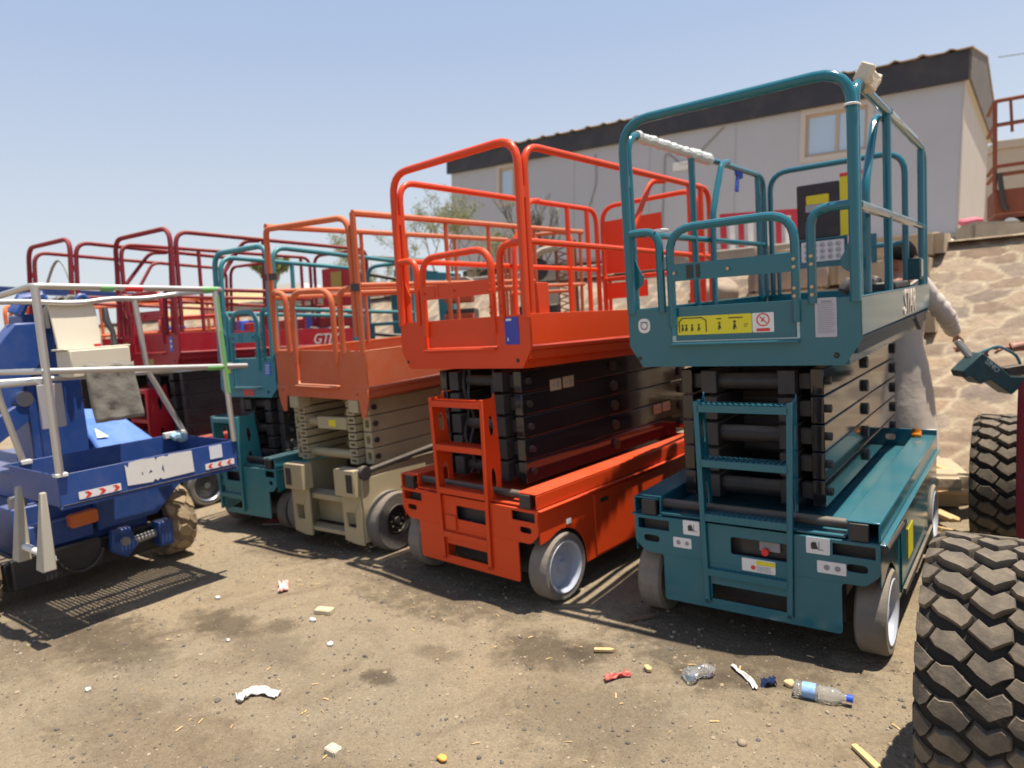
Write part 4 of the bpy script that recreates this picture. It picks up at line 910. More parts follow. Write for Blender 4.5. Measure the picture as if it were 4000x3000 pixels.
# ---------------------------------------------------------------- people
def skin_mesh(nodes, edges, root=0, sub=2):
    me = bpy.data.meshes.new('body'); me.from_pydata([n_[0] for n_ in nodes], edges, [])
    o = bpy.data.objects.new('body', me); COL.objects.link(o)
    sk = o.modifiers.new('skin', 'SKIN'); sk.use_smooth_shade = True
    for i, n_ in enumerate(nodes):
        r = n_[1]; me.skin_vertices[0].data[i].radius = r if isinstance(r, tuple) else (r, r)
        me.skin_vertices[0].data[i].use_root = (i == root)
    s_ = o.modifiers.new('sub', 'SUBSURF'); s_.levels = sub; s_.render_levels = sub
    dg = bpy.context.evaluated_depsgraph_get(); m2 = bpy.data.meshes.new_from_object(o.evaluated_get(dg))
    bpy.data.objects.remove(o, do_unlink=True); return m2
def hand_nodes(w, d, up, s=1.0):
    # w wrist, d pointing direction, up back-of-hand normal; curled fingers and thumb
    d = Vector(d).normalized(); up = Vector(up); up = (up - d * up.dot(d)).normalized(); sd = d.cross(up); w = Vector(w)
    N_ = [(w, .025 * s), (w + d * .045 * s, (.038 * s, .016 * s)), (w + d * .085 * s, (.040 * s, .015 * s))]; E2 = [(0, 1), (1, 2)]
    for k, (o_, L_) in enumerate([(-.030, .065), (-.010, .076), (.010, .072), (.028, .056)]):
        b = w + d * .088 * s + sd * o_ * s; i = len(N_)
        N_ += [(b, .0095 * s), (b + d * L_ * .45 * s - up * .008 * s, .009 * s), (b + d * L_ * .62 * s - up * .034 * s, .008 * s), (b + d * L_ * .45 * s - up * .055 * s, .007 * s)]
        E2 += [(2, i), (i, i + 1), (i + 1, i + 2), (i + 2, i + 3)]
    i = len(N_); t0 = w + d * .03 * s - sd * .034 * s
    N_ += [(t0, .011 * s), (t0 + d * .035 * s - sd * .016 * s - up * .015 * s, .010 * s), (t0 + d * .058 * s - sd * .008 * s - up * .036 * s, .008 * s)]
    E2 += [(1, i), (i, i + 1), (i + 1, i + 2)]
    return N_, E2
def person(name, label, loc, yaw, J, trous, shirt, kurta=False, H=1.0, hands=((0, 0, 0), (0, 0, 0)), headpitch=0, bare=False):
    p = empty(name, label, 'person', loc, yaw)
    V = lambda k: Vector(J[k])
    nodes = []; edges = []
    def nd(v, r): nodes.append((Vector(v), r)); return len(nodes) - 1
    pel = nd(V('pel'), (.13, .10)); ab = nd((V('pel') + V('chest')) / 2, (.125, .095)); ch = nd(V('chest'), (.15, .105)); nk0 = nd(V('neck'), .062); nk1 = nd(V('neck') + (V('head') - V('neck')) * .55, .056)
    edges += [(pel, ab), (ab, ch), (ch, nk0), (nk0, nk1)]
    for s in ('l', 'r'):
        h_ = nd(V('hip' + s), .088); k_ = nd(V('knee' + s), .056); a_ = nd(V('ank' + s), .038); f_ = nd(V('ank' + s) + Vector((0, .07, -.05)), (.042, .03)); t_ = nd(V('ank' + s) + Vector((0, .17, -.065)), (.04, .02))
        edges += [(pel, h_), (h_, k_), (k_, a_), (a_, f_), (f_, t_)]
        sh = nd(V('sh' + s), .058); e_ = nd(V('el' + s), .048); w_ = nd(V('wr' + s), .033)
        edges += [(ch, sh), (sh, e_), (e_, w_)]
        hn, he = hand_nodes(V('wr' + s), J['hd' + s], J['hu' + s], 1.12); b = len(nodes)
        nodes += hn; edges += [(w_, b)] + [(a + b, c + b) for a, c in he]
    me = skin_mesh(nodes, edges)
    # head: deformed sphere in the same mesh
    bm = bmesh.new(); bm.from_mesh(me)
    hb = bmesh.ops.create_uvsphere(bm, u_segments=40, v_segments=28, radius=1)['verts']
    hm = Matrix.Translation(V('head')) @ Matrix.Rotation(headpitch, 4, 'X')
    for v in hb:
        x, y, z = v.co
        q = Vector((x * .076, y * .098, z * .122))
        if z < 0: q.x *= 1 + .22 * z; q.y *= 1 + (.12 * z if y > 0 else .34 * z)
        if y > 0:
            f = math.exp(-((x * 1) / .16) ** 2); q.y += .028 * f * math.exp(-((z + .18) / .16) ** 2) + .006 * f * math.exp(-((z - .02) / .2) ** 2)
            q.y += .010 * math.exp(-((x) / .35) ** 2) * math.exp(-((z + .52) / .07) ** 2) + .008 * math.exp(-((x) / .35) ** 2) * math.exp(-((z + .64) / .06) ** 2) + .010 * math.exp(-((x) / .3) ** 2) * math.exp(-((z + .88) / .12) ** 2)
            q.y -= .012 * (math.exp(-((abs(x) - .42) / .16) ** 2) * math.exp(-((z - .03) / .10) ** 2)); q.y += .007 * math.exp(-((abs(x) - .40) / .3) ** 2) * math.exp(-((z - .2) / .06) ** 2)
        v.co = hm @ q
    for s in (-1, 1):
        ev = bmesh.ops.create_uvsphere(bm, u_segments=14, v_segments=10, radius=1)['verts']
        for v in ev:
            x, y, z = v.co; v.co = hm @ Vector((s * .076 + x * .010, -.008 + y * .018, -.008 + z * .032))
    bm.to_mesh(me); bm.free(); me.polygons.foreach_set('use_smooth', [True] * len(me.polygons))
    me.materials.clear(); me.materials.append(skin)
    b = bpy.data.objects.new('body', me); COL.objects.link(b); b.parent = p
    # eyes and hair
    m = M(hm)
    for s in (-1, 1): m.lathe([(.011 * math.sin(a), .011 * math.cos(a)) for a in [k * math.pi / 8 for k in range(9)]], (s * .031, .079, .006), (0, 1, 0), 12)
    m.build('eye', white, p, split=True)
    m = M(hm); vs = []; NU, NV = 36, 16
    for j in range(NV + 1):
        th = math.pi * .62 * j / NV
        for i in range(NU):
            ph = 2 * math.pi * i / NU; x, y, z = math.sin(th) * math.cos(ph), math.sin(th) * math.sin(ph), math.cos(th)
            lim = .30 if y > .35 else -.25
            if z < lim: z = lim; 
            r = 1.10 + .03 * noise.noise((x * 4, y * 4, z * 4)); vs.append((x * .076 * r, y * .098 * r - .002, z * .122 * r + .004))
    m.add(vs, [(j * NU + i, j * NU + (i + 1) % NU, (j + 1) * NU + (i + 1) % NU, (j + 1) * NU + i) for j in range(NV) for i in range(NU)])
    m.build('hair', hair, p, ang=80)
    # clothes
    def loft(rings, n=28, wr=.012, f=9, seed=0):
        m = M(); vs = []
        for j, (c, rx, ry) in enumerate(rings):
            for i in range(n):
                a = 2 * math.pi * i / n; k = 1 + wr * 6 * noise.noise((math.cos(a) * 1.6, math.sin(a) * 1.6, j * .35 + seed)) + wr * 2 * math.sin(a * f + j * .6)
                vs.append((c[0] + math.cos(a) * rx * k, c[1] + math.sin(a) * ry * k, c[2] + .006 * math.sin(a * 3 + j)))
        m.add(vs, [(j * n + i, j * n + (i + 1) % n, (j + 1) * n + (i + 1) % n, (j + 1) * n + i) for j in range(len(rings) - 1) for i in range(n)]); return m
    P_, C_, NK = V('pel'), V('chest'), V('neck')
    def lerp(a, c, t): return a + (c - a) * t
    hem = V('hem') if kurta else P_ + Vector((0, 0, -.08))
    rings = [(NK + Vector((0, 0, .02)), .066, .062), (NK + Vector((0, 0, -.015)), .10, .075), (lerp(NK, C_, .25), .175, .095), (lerp(NK, C_, .6), .205, .118), (C_, .20, .135), (lerp(C_, P_, .4), .185, .13), (lerp(C_, P_, .75), .18, .13), (P_, .19, .14)]
    if kurta: rings = rings[:4] + [(a_, b_ * 1.15, c_ * 1.72) for a_, b_, c_ in rings[4:]] + [(lerp(P_, hem, t), .23 + .04 * t, .25 + .02 * t) for t in (.15, .3, .45, .6, .75, .9, 1)]
    else: rings += [(hem, .195, .145)]
    m = loft(rings, wr=.012)
    for s in ('l', 'r'):
        a, e_, w_ = V('sh' + s), V('el' + s), V('wr' + s)
        if bare: w_ = lerp(e_, w_, .05)
        pts = []; rr = []
        k = 26
        for i in range(k + 1):
            t = i / k; q = lerp(a, e_, t * 2) if t < .5 else lerp(e_, w_, (t - .5) * 2 * .94)
            pts.append(q); rr.append((.080 - .030 * t) * (1 + .13 * math.sin(i * 2.4) * (t > .25)))
        m.tube(pts, rr, 16)
    sh_ = m.build('shirt', shirt, p, ang=80)
    m = M()
    for s in ('l', 'r'):
        a, k_, w_ = V('hip' + s), V('knee' + s), V('ank' + s); pts = []; rr = []
        for i in range(19):
            t = i / 18; q = lerp(a + Vector((0, 0, .06)), k_, t * 2) if t < .5 else lerp(k_, w_ + Vector((0, 0, .03)), (t - .5) * 2); pts.append(q); rr.append((.115 - .045 * t) * (1 + .03 * math.sin(i * 2)))
        m.tube(pts, rr, 16)
    m.build('trousers', trous, p, ang=80)
    m = M()
    for s in ('l', 'r'): 
        a = V('ank' + s); m.tube([a + Vector((0, -.05, -.045)), a + Vector((0, .05, -.045)), a + Vector((0, .13, -.055)), a + Vector((0, .21, -.062))], [.04, .046, .046, .03], 12, ry=.034)
    m.build('shoe', blackm, p, split=True)
    return p
f1 = .26
J1 = dict(pel=(0, .06, .92), chest=(0, .09, 1.26), neck=(0, .10, 1.43), head=(0, .16, 1.60), hipl=(-.09, 0, .90), hipr=(.09, 0, .90), kneel=(-.10, .03, .49), kneer=(.11, .02, .49), ankl=(-.11, -.02, .09), ankr=(.12, -.03, .09),
          shl=(-.19, .07, 1.37), shr=(.19, .13, 1.44), ell=(-.24, .04, 1.10), elr=(.19, .37, 1.16), wrl=(-.24, .06, .84), wrr=(.10, .50, 1.01), hdl=(0, .1, -1), hul=(-1, 0, 0), hdr=(-.15, .55, -.7), hur=(.5, .6, .6), hem=(.02, .11, .16))
pA = person('person', 'person in a long pale shirt looking down behind the teal lift, holding a coiled cable', (-1.0, 6.0, f1), R(-50), J1, clothg, clothg, kurta=True, headpitch=-.30)
J2 = dict(pel=(0, -.02, .95), chest=(0, .02, 1.28), neck=(0, .03, 1.47), head=(0, .06, 1.65), hipl=(-.09, 0, .93), hipr=(.09, 0, .93), kneel=(-.10, .04, .50), kneer=(.11, .03, .50), ankl=(-.11, -.02, .09), ankr=(.12, 0, .09),
          shl=(-.20, .02, 1.41), shr=(.20, .04, 1.41), ell=(-.22, .10, 1.13), elr=(.16, .22, 1.08), wrl=(-.10, .20, 1.0), wrr=(.11, .45, 1.05), hdl=(.3, .6, -.2), hul=(0, .1, .9), hdr=(-.05, 1, .02), hur=(.1, -.1, 1), hem=(0, 0, .5))
pB = person('person', 'person at the right edge behind the rear tyre, only a forearm and hand in view', (.26, 5.98, .12), R(97), J2, clothd, maroonc, bare=True)
# control box held between them
mpx = 4.8 / 1515.3
cb = empty('control_box', 'dark teal control box with pale lettering held by its handle in a hand', 'control box', (-.325, 5.775, 1.02), R(37))
pp = lambda u, v: ((u - 2120) * mpx, (810 - v) * mpx)
m = M(); m.prism([[pp(*q) for q in [(2055, 801), (2097, 763), (2135, 795), (2159, 818), (2205, 822), (2160, 858), (2115, 823), (2094, 831), (2072, 811), (2061, 815)]]], FR, -.07, .07); m.build('case', tealdk, cb, .006)
m = M(); m.prism([[pp(*q) for q in [(2150, 800), (2200, 795), (2212, 820), (2160, 816)]]], FR, -.05, .05); m.build('keypad', blackm, cb, .004)
m = M(); a, b_, c_, d_ = pp(2099, 768), pp(2104, 770), pp(2145, 752), pp(2185, 775)
m.tube(rnd([(a[0], 0, a[1]), (pp(2110, 764)[0], 0, pp(2110, 764)[1]), (c_[0], 0, c_[1]), (d_[0], 0, d_[1]), (pp(2195, 800)[0], 0, pp(2195, 800)[1])], .04), .010, 8); m.build('handle', teal, cb)
q = pp(2118, 793); text('SINO', .05, mat('dull_letter', (.25, .33, .33), .5), cb, Matrix.Translation((q[0], -.0705, q[1])) @ Matrix.Rotation(R(42), 4, 'Y') @ Matrix.Rotation(R(90), 4, 'X'))
m = M(); a = Vector((-.50, 5.90, 1.23)); b_ = Vector((-.405, 5.72, 1.12)); ax = (b_ - a).normalized(); e1 = ax.cross(Vector((0, 0, 1))).normalized(); e2 = ax.cross(e1)
m.tube([a + (b_ - a) * (i / 150) + e1 * .022 * math.cos(i * .62) + e2 * .022 * math.sin(i * .62) for i in range(151)], .0045, 6)
tag(m.build('coiled_cable', mat('grey_coil_cable', (.3, .29, .27), .4, metal=.3)), 'coiled grey cable from the hand of the pale-clothed person to the teal control box', 'cable')
# ---------------------------------------------------------------- kerb, steps, rocks on the slope
m = M()
rg = random.Random(9)
x = -16
while x < -1.9:
    L_ = rg.uniform(.6, 1.1); m.box((x + L_ / 2, 9.0 + rg.uniform(-.03, .03), 2.17 + rg.uniform(-.015, .015)), (L_ - .02, .22, .20), (rg.uniform(-.03, .03), 0, rg.uniform(-.02, .02))); x += L_
kb = m.build('concrete_kerb', concr, None, .02); tag(kb, 'low grey concrete kerb along the top of the stone slope', 'kerb')
def rock(c, s, seed, mt, name='rock', rot=0, box=False):
    bm = bmesh.new()
    if box: bmesh.ops.create_cube(bm, size=2); bmesh.ops.bevel(bm, geom=bm.edges[:], offset=.18, segments=2, affect='EDGES'); bmesh.ops.subdivide_edges(bm, edges=bm.edges[:], cuts=3, use_grid_fill=True)
    else: bmesh.ops.create_icosphere(bm, subdivisions=3, radius=1)
    for v in bm.verts:
        p = v.co.copy(); k = 1 + (.10 if box else .28) * noise.noise(p * (.7 if box else 1.1) + Vector((seed * 7.3, 0, 0))) + (.03 if box else .06) * noise.noise(p * 3.5 + Vector((seed, 5, 0)))
        v.co = Vector((p.x * s[0] * (1 + (k - 1) * (.4 if box else 1)), p.y * s[1] * k, p.z * s[2] * (1 + (k - 1) * 1.5)))
    me = bpy.data.meshes.new(name); bm.to_mesh(me); bm.free(); me.materials.append(mt); me.polygons.foreach_set('use_smooth', [True] * len(me.polygons)); me.set_sharp_from_angle(angle=R(45))
    o = bpy.data.objects.new(name, me); COL.objects.link(o); o.location = c; o.rotation_euler = (0, 0, rot); return o
sand = mat('sandstone', (.34, .26, .165), .95, dirt=.7, dcol=(.52, .42, .28), bump=.9, bscale=9, nscale=3)
sandp = mat('pink_sandstone', (.29, .215, .155), .95, dirt=.5, dcol=(.5, .4, .28), bump=.9, bscale=9, nscale=3)
steps = empty('stone_steps', 'rough sandstone steps climbing the slope behind the teal lift', 'steps', (-1.6, 7.6, 1.0))
for i in range(8):
    y = 6.50 + .325 * i; z = .28 + .255 * i
    for j in range(2):
        w_ = rg.uniform(.46, .56); o = rock((-.65 + .84 * j + rg.uniform(-.05, .05), y - 7.6, z - 1.0 + rg.uniform(-.02, .02)), (w_, .24, .125), i * 3 + j, sand if (i * 7 + j) % 3 else sandp, 'step', rg.uniform(-.05, .05), True); o.parent = steps
rp = [((-3.2, 8.3, 1.72), (.30, .2, .2)), ((-2.8, 7.7, 1.24), (.34, .22, .17)), ((-2.95, 7.0, .75), (.30, .2, .16))]
for i, (c, s) in enumerate(rp):
    o = rock(c, s, 40 + i, sandp, 'boulder', i); tag(o, ['upper', 'middle', 'lowest'][i] + ' of the loose boulders beside the stone steps', 'boulder', 'loose boulders on the slope')
o = rock((-.95, 6.05, .16), (.45, .4, .12), 77, sand, 'flat_stone', .3, True); tag(o, 'flat sandstone slab under the feet of the person behind the teal lift', 'stone')
# broken planks at the foot of the slope
plank = mat('splintered_wood', (.55, .36, .17), .8, dirt=.4, dcol=(.3, .2, .1), bump=.5)
lbl = ['longest broken plank lying at the foot of the slope', 'short splintered plank under the long one', 'small wood splinter nearest the front tyre', 'dark board end beside the rear tyre']
for i, (c, d, rz, ry) in enumerate([((-.50, 5.95, .24), (.42, .06, .03), -.5, .25), ((-.52, 5.75, .17), (.34, .08, .025), .15, -.05), ((-.50, 5.2, .05), (.15, .05, .03), .9, .3), ((-.55, 5.45, .08), (.25, .07, .03), -.9, 0)]):
    m = M(); m.box((0, 0, 0), d); m.box((d[0] * .52, .01, .002), (d[0] * .15, d[1] * .5, d[2] * .7), (0, 0, .3)); o = m.build('broken_plank', plank, None, .004); o.location = c; o.rotation_euler = (0, ry, rz); tag(o, lbl[i], 'plank', 'broken planks')

# ---------------------------------------------------------------- site cabin on the terrace
BM = [[-0.9991, 0.0128, 0.0394], [0.0105, 0.9982, -0.0585], [0.04, 0.058, 0.9975]]   # rows: Xb, Yb, Ub
O_ = Vector((-1.3251, 15.5651, 2.5384))
cab = empty('site_cabin', 'long pale grey prefabricated cabin with dark fascia on the terrace', 'cabin', (0, 0, 0))
cm = Matrix.Identity(4)
xb, yb = Vector(BM[0]).normalized(), Vector(BM[1]); yb = (yb - xb * yb.dot(xb)).normalized(); ub = yb.cross(xb); ub = ub if ub.z > 0 else -ub
# right-handed frame: x = -Xb (to the right), y = Yb, z = up
for i in range(3): cm[i][0] = -xb[i]; cm[i][1] = yb[i]; cm[i][2] = ub[i]; cm[i][3] = O_[i]
cab.matrix_world = cm
Lb, Db = 12.69, 5.3
wallm = mat('cabin_wall_panel', (.385, .39, .415), .55, dirt=.22, dcol=(.30, .27, .25), nscale=1.2)
fasm = mat('dark_fascia', (.017, .017, .023), .5, dirt=.12, nscale=2)
endm = mat('cabin_end_panel', (.44, .40, .36), .6, dirt=.2, nscale=1.5)
wins = [(-2.8, -1.56, 1.75, 2.69), (-10.92, -9.95, 1.72, 2.71)]
m = M(); m.prism([[(-Lb, 0), (0, 0), (0, 2.78), (-Lb, 2.78)]] + [[(a, c), (b_, c), (b_, d), (a, d)] for a, b_, c, d in wins], FR, 0, .06); m.build('front_wall', wallm, cab)
m = M(); m.bx(-.06, .003, .061, Db, 0, 2.78); m.bx(-.02, .012, -.012, .08, 0, 2.78); m.build('end_wall', endm, cab, .01)
m = M(); m.bx(-Lb, -Lb + .05, .061, Db, 0, 2.78); m.bx(-Lb, 0, Db, Db + .05, 0, 2.78); m.build('back_wall', wallm, cab)
m = M()
for xx in (-4.23, -8.43, -6.3): m.bx(xx - .015, xx + .015, -.006, 0, .0, 2.78)
m.build('joint_strip', mat('joint_strip', (.34, .335, .345), .6), cab, split=True)
m = M(); m.prism([[(-Lb - .1, 2.76), (.06, 2.76), (.06, 3.28), (-Lb - .1, 3.20)]], FR, -.10, -.05); m.bx(-Lb - .1, .06, -.05, .0, 2.76, 2.79); m.build('fascia', fasm, cab)
m = M(); m.prism([[(-.10, 2.765), (-.10, 3.28), (2.7, 3.95), (5.6, 3.4), (5.6, 2.765)]], SD, .061, .10); m.build('end_fascia', mat('brown_fascia', (.085, .072, .065), .6, dirt=.4), cab)
m = M(); m.bx(-.1, .06, .0, 5.5, 2.75, 2.764); m.build('soffit', endm, cab)
# corrugated roof sheets
def roofz(x, y, side):
    base = 3.30 + (3.97 - 3.30) * ((y + .2) / 2.9) if side == 0 else 3.97 - .5 * (y - 2.7) / 3
    return base + (.028 if (x * 2.3) % 1 < .22 else 0)
m = M(); nxr = 360; vs = []
yy_ = [-.16, -.05, 2.7, 5.7]
for j, y in enumerate(yy_):
    for i in range(nxr + 1):
        x = -Lb - .15 + (Lb + .27) * i / nxr; b_ = 3.20 + .08 * (x + Lb) / Lb + .02 + (.67 * max(0, y + .1) / 2.8 if y <= 2.7 else .67 - .5 * (y - 2.7) / 3)
        k = (x * 2.2) % 1; bump_ = .05 * max(0, 1 - abs(k - .5) / .22); vs.append((x, y, b_ + bump_ + (.012 * noise.noise((x * 2, j, 0)))))
m.add(vs, [(j * (nxr + 1) + i, j * (nxr + 1) + i + 1, (j + 1) * (nxr + 1) + i + 1, (j + 1) * (nxr + 1) + i) for j in range(3) for i in range(nxr)])
rf = m.build('roof', mat('brown_roof_sheet', (.26, .19, .13), .6, dirt=.5, dcol=(.4, .33, .25)), cab); s3 = rf.modifiers.new('s', 'SOLIDIFY'); s3.thickness = .02
m = M(); m.bx(-Lb, -.02, -.02, .08, -.05, .03); m.build('base_rail', mat('base_rail', (.28, .26, .25), .6, dirt=.4), cab)
m = M(); m.bx(-Lb + .2, -.3, .25, Db - .2, -.45, -.05); m.build('under_frame', blackm, cab)
m = M()
for i in range(8):
    xx = -.5 - i * 1.65; m.bx(xx - .2, xx + .2, .15, .5, -.55, -.05)
m.build('support_block', concr, cab, .02, split=True)
glass = mat('window_glass', (.36, .47, .58), .08, spec=.9, coat=.5, dirt=.05)
for (a, b_, c, d) in wins:
    m = M(); e = .07
    m.prism([[(a - e, c - e), (b_ + e, c - e), (b_ + e, d + e), (a - e, d + e)], [(a + .04, c + .04), (b_ - .04, c + .04), (b_ - .04, d - .05), (a + .04, d - .05)]], FR, -.02, .035)
    wf = m.build('window', mat('cream_window_trim', (.46, .41, .36), .5), cab, .004)
    m = M(); mid = a + (b_ - a) * .52
    m.prism([[(a + .04, c + .04), (b_ - .04, c + .04), (b_ - .04, d - .05), (a + .04, d - .05)], [(a + .09, c + .09), (mid - .03, c + .09), (mid - .03, d - .11), (a + .09, d - .11)], [(mid + .03, c + .09), (b_ - .09, c + .09), (b_ - .09, d - .11), (mid + .03, d - .11)]], FR, .02, .05)
    m.build('frame', mat('tan_window_frame', (.40, .30, .20), .5), wf, .004)
    m = M(); m.bx(a + .05, b_ - .05, .045, .052, c + .05, d - .06); m.build('pane', glass, wf)
for pts in ([(-4.5, -.02, 2.7), (-5.4, -.02, 1.95), (-5.9, -.02, 2.4), (-5.95, -.02, .4)], [(-7.8, -.02, 2.6), (-7.75, -.02, 1.9), (-8.1, -.02, .9)]):
    m = M(); m.tube(rnd(pts, .2), .012, 6); m.build('wall_cable', mat('dusty_cable', (.22, .20, .17), .7), cab)
m = M(); m.bx(-5.7, -5.2, -.03, -.0, 1.9, 2.1); m.build('junction_box', whitep, cab, .01)
m = M(); m.tube([Vector((.3, 2.7, 3.9)) + Vector((i * .9, 0, -.02 * i * (7 - i) * .4)) for i in range(8)], .012, 6); o = m.build('overhead_cable', mat('grey_cable', (.30, .32, .36), .6)); o.matrix_world = cm; tag(o, 'thin overhead cable leaving the right gable of the cabin', 'cable')
# white sacks under the cabin corner
for i, (c, s, r_) in enumerate([((-1.75, 14.9, 2.42), (.42, .25, .10), 0), ((-2.45, 14.8, 2.38), (.35, .22, .10), .2), ((-3.1, 14.6, 2.34), (.3, .2, .13), -.2)]):
    o = rock(c, s, 60 + i, mat('white_sack', (.72, .68, .64), .8, bump=.6), 'sack', r_); tag(o, ['white sack lying nearest the right corner of the cabin', 'white sack in the middle of three under the cabin', 'white sack farthest from the cabin corner'][i], 'sack', 'white sacks under the cabin')
# red and white barrier
ba = empty('barrier', 'red and white striped barrier panel standing in front of the cabin', 'barrier', (-3.1, 9.75, 2.2), R(36))
m = M(); m.bx(-.52, .52, -.02, .02, .50, .58); m.bx(-.52, .52, -.02, .02, .02, .07); m.bx(-.52, -.44, -.02, .02, .07, .50); m.bx(.44, .52, -.02, .02, .07, .50); m.build('frame', mat('barrier_red', (.42, .015, .03), .5), ba)
m = M()
for i in range(7): m.bx(-.40 + .125 * i, -.33 + .125 * i, -.015, .015, .07, .50, i % 2)
m.build('slat', [white, MATS['barrier_red']], ba, split=True)
# rusty access lift on the terrace, far right
ru = empty('access_lift', 'rust brown access lift with railed platform at the far right on the terrace', 'lift', (-.60, 12.4, 2.2), R(8))
m = M(); m.bx(0, 2.0, 0, 1.0, .32, .38); m.bx(0, 2.0, -.01, .0, .38, .72); m.bx(-.01, 0, 0, 1.0, .38, .72); m.build('platform', rust, ru, .01)
m = M()
for z in (1.95, 1.62, 1.05, .93): m.tube(rnd([(0, .95, z), (0, 0, z), (2.0, 0, z + .02)], .06), .028, 8)
for x in (0, .95, 1.9): m.tube([(x, 0, .7), (x, 0, 1.95)], .03, 8)
m.tube([(.18, 0, 1.95), (.2, 0, 1.5)], .02, 8); m.build('guard_rail', rust, ru)
m = M(); m.bx(.2, 1.8, .1, .9, .0, .30); m.build('base', blackm, ru, .02)
m = M(); m.cyl((.18, -.08, .20), (.18, .06, .20), .11, 20); m.build('roller', alu, ru)
m = M(); m.tube([(.05, -.03, .95), (.10, -.05, .5), (.14, -.03, .42)], .035, 8); m.build('rubber_hose', blackm, ru)
o = rock((-.60, 11.3, 2.23), (.34, .22, .17), 81, concr, 'concrete_block', R(30), True); tag(o, 'grey concrete block at the top right of the slope', 'block')
o = rock((-.83, 11.6, 2.46), (.16, .10, .06), 82, mat('pink_cloth', (.55, .13, .17), .8), 'cloth', .2); tag(o, 'pink cloth heap on the concrete block', 'cloth')
m = M(); m.bx(0, 9, 0, 6, 0, 3.35); m.bx(-.08, 9, -.08, 6, 3.35, 3.6); m.bx(-.05, 1.7, -.12, -.02, 1.6, 1.72); fb = m.build('flat_building', mat('beige_render', (.42, .36, .29), .8, dirt=.2), None, .02); fb.location = (-1.2, 27, 2.3); fb.rotation_euler = (0, 0, R(20)); tag(fb, 'plain beige flat roofed building behind the right end of the cabin', 'building')
# ---------------------------------------------------------------- machines parked behind
tb = empty('boom_lift', 'teal and black boom lift standing on the slope behind the cream scissor lift', 'boom lift', (-6.6, 6.9, .5))
Tt = Matrix.Translation((6.6, -6.9, -.5)); q = lambda: M(Tt)
m = q(); m.tube([(-7.3, 6.0, 2.36), (-6.5, 6.5, 2.13), (-5.5, 7.1, 2.02)], .026, 8); m.tube([(-7.6, 5.7, 1.62), (-5.8, 6.9, 1.30)], .028, 8); m.tube([(-7.1, 6.4, 2.5), (-5.8, 7.1, 2.30)], .022, 8); m.build('black_rail', blackm, tb)
m = q(); m.box((-6.65, 6.95, 2.12), (.85, .35, .32), (0, .12, .55)); m.box((-6.62, 6.85, 2.42), (.5, .25, .06), (0, .1, .5)); m.box((-6.35, 7.0, 1.5), (.22, .2, 1.1), (0, 0, .5)); m.box((-7.0, 6.7, 1.3), (.14, .14, 1.6), (0, 0, .5)); m.build('turret', teal2, tb, .02)
m = q(); m.box((-6.8, 6.9, .65), (1.6, .9, .3), (0, 0, .5)); m.build('chassis', tealdk, tb, .02)
m = q(); m.box((-6.95, 6.68, 2.1), (.12, .2, .16), (0, 0, .5)); m.build('label', yellow, tb)
oc = empty('compressor', 'orange topped compressor box on a dark body behind the middle orange lift', 'compressor', (-5.32, 6.1, .18), R(35))
m = M(); m.bx(-.17, .17, -.2, .2, .0, 1.55); m.build('body', mat('dark_brown_steel', (.045, .035, .03), .6, dirt=.3), oc, .02)
m = M(); m.bx(-.19, .15, -.22, .22, 1.38, 1.50); m.bx(-.17, .13, -.2, .2, 1.62, 1.82); m.build('orange_cover', mat('dull_orange', (.55, .10, .03), .6), oc, .02)
m = M(); m.prism([[(-.22, 1.82), (.22, 1.82), (.10, 1.90), (-.10, 1.91)]], FR, -.24, .24); m.build('lid', concr, oc, .01)
en = empty('lattice_mast', 'rusty lattice mast beside a black drum behind the orange lift', 'mast', (-5.1, 7.6, 1.1), R(35))
m = M()
for x in (.10, .34): m.tube([(x, 0, -.1), (x, 0, 1.42)], .022, 6)
for i in range(16):
    z = -.05 + i * .09; m.tube([(.10, 0, z), (.34, 0, z + .09)], .009, 5); m.tube([(.34, 0, z), (.10, 0, z + .09)], .009, 5)
m.build('lattice', rust, en)
m = M(); m.cyl((-.15, -.1, 1.08), (-.15, .3, 1.08), .14, 20); m.bx(-.42, .08, -.1, .3, .3, .62); m.build('drum', blackm, en, .01, split=True)
m = M(); m.tube([(-.38, -.12, .9), (-.25, -.14, 1.2), (-.08, -.14, 1.3), (.12, -.12, 1.34)], .05, 8); m.bx(-.4, .1, -.05, .25, .62, .9); m.build('cover', mat('khaki_cover', (.36, .31, .22), .8), en)
PO2 = dict(W=.9, L=2.6, z=(1.05, 1.12, 1.35, 1.70, 2.16, 2.12), paint=mat('dull_orange_paint', (.60, .12, .02), .55, dirt=.3), arm=maroonf, n=4, sx=(.26, .18), zc=.5, off=(0, -.1), Lc=2.4, cw=.8, cs=.9, gate=(-.2, .2), brace=False, lad=(-.2, .2), ladtop=.9, rungs=(.85, .5), La=2.3)
rb = empty('boom_lift', 'red folded boom lying low behind the crimson lifts with blue sleeves on it', 'boom lift', (-10, 6.1, 0), 0)
m = M(); m.bx(-3.2, 2.9, -.10, .08, 1.62, 1.76); m.bx(-2.6, 2.6, -.12, .1, 1.28, 1.46); m.bx(-3.0, 1.8, -.3, .3, .75, 1.05); m.build('boom', mat('red_boom_paint', (.36, .012, .02), .5, dirt=.3), rb, .012)
for x in (-1.9, .2, 1.9):
    m = M(); m.bx(x, x + .22, -.14, .12, 1.24, 1.80); m.build('sleeve', mat('bright_blue', (.03, .12, .55), .5), rb, .01)
m = M(); m.bx(-2.4, -1.2, -.2, -.12, 1.44, 1.62); m.bx(.6, 1.4, -.2, -.12, 1.44, 1.62); m.build('bracket', PO2['paint'], rb, .01, split=True)
for x in (-2.2, 1.2):
    m = M(); m.cyl((x, -.45, .35), (x, -.25, .35), .35, 28); m.build('wheel', rubk, rb, .02)
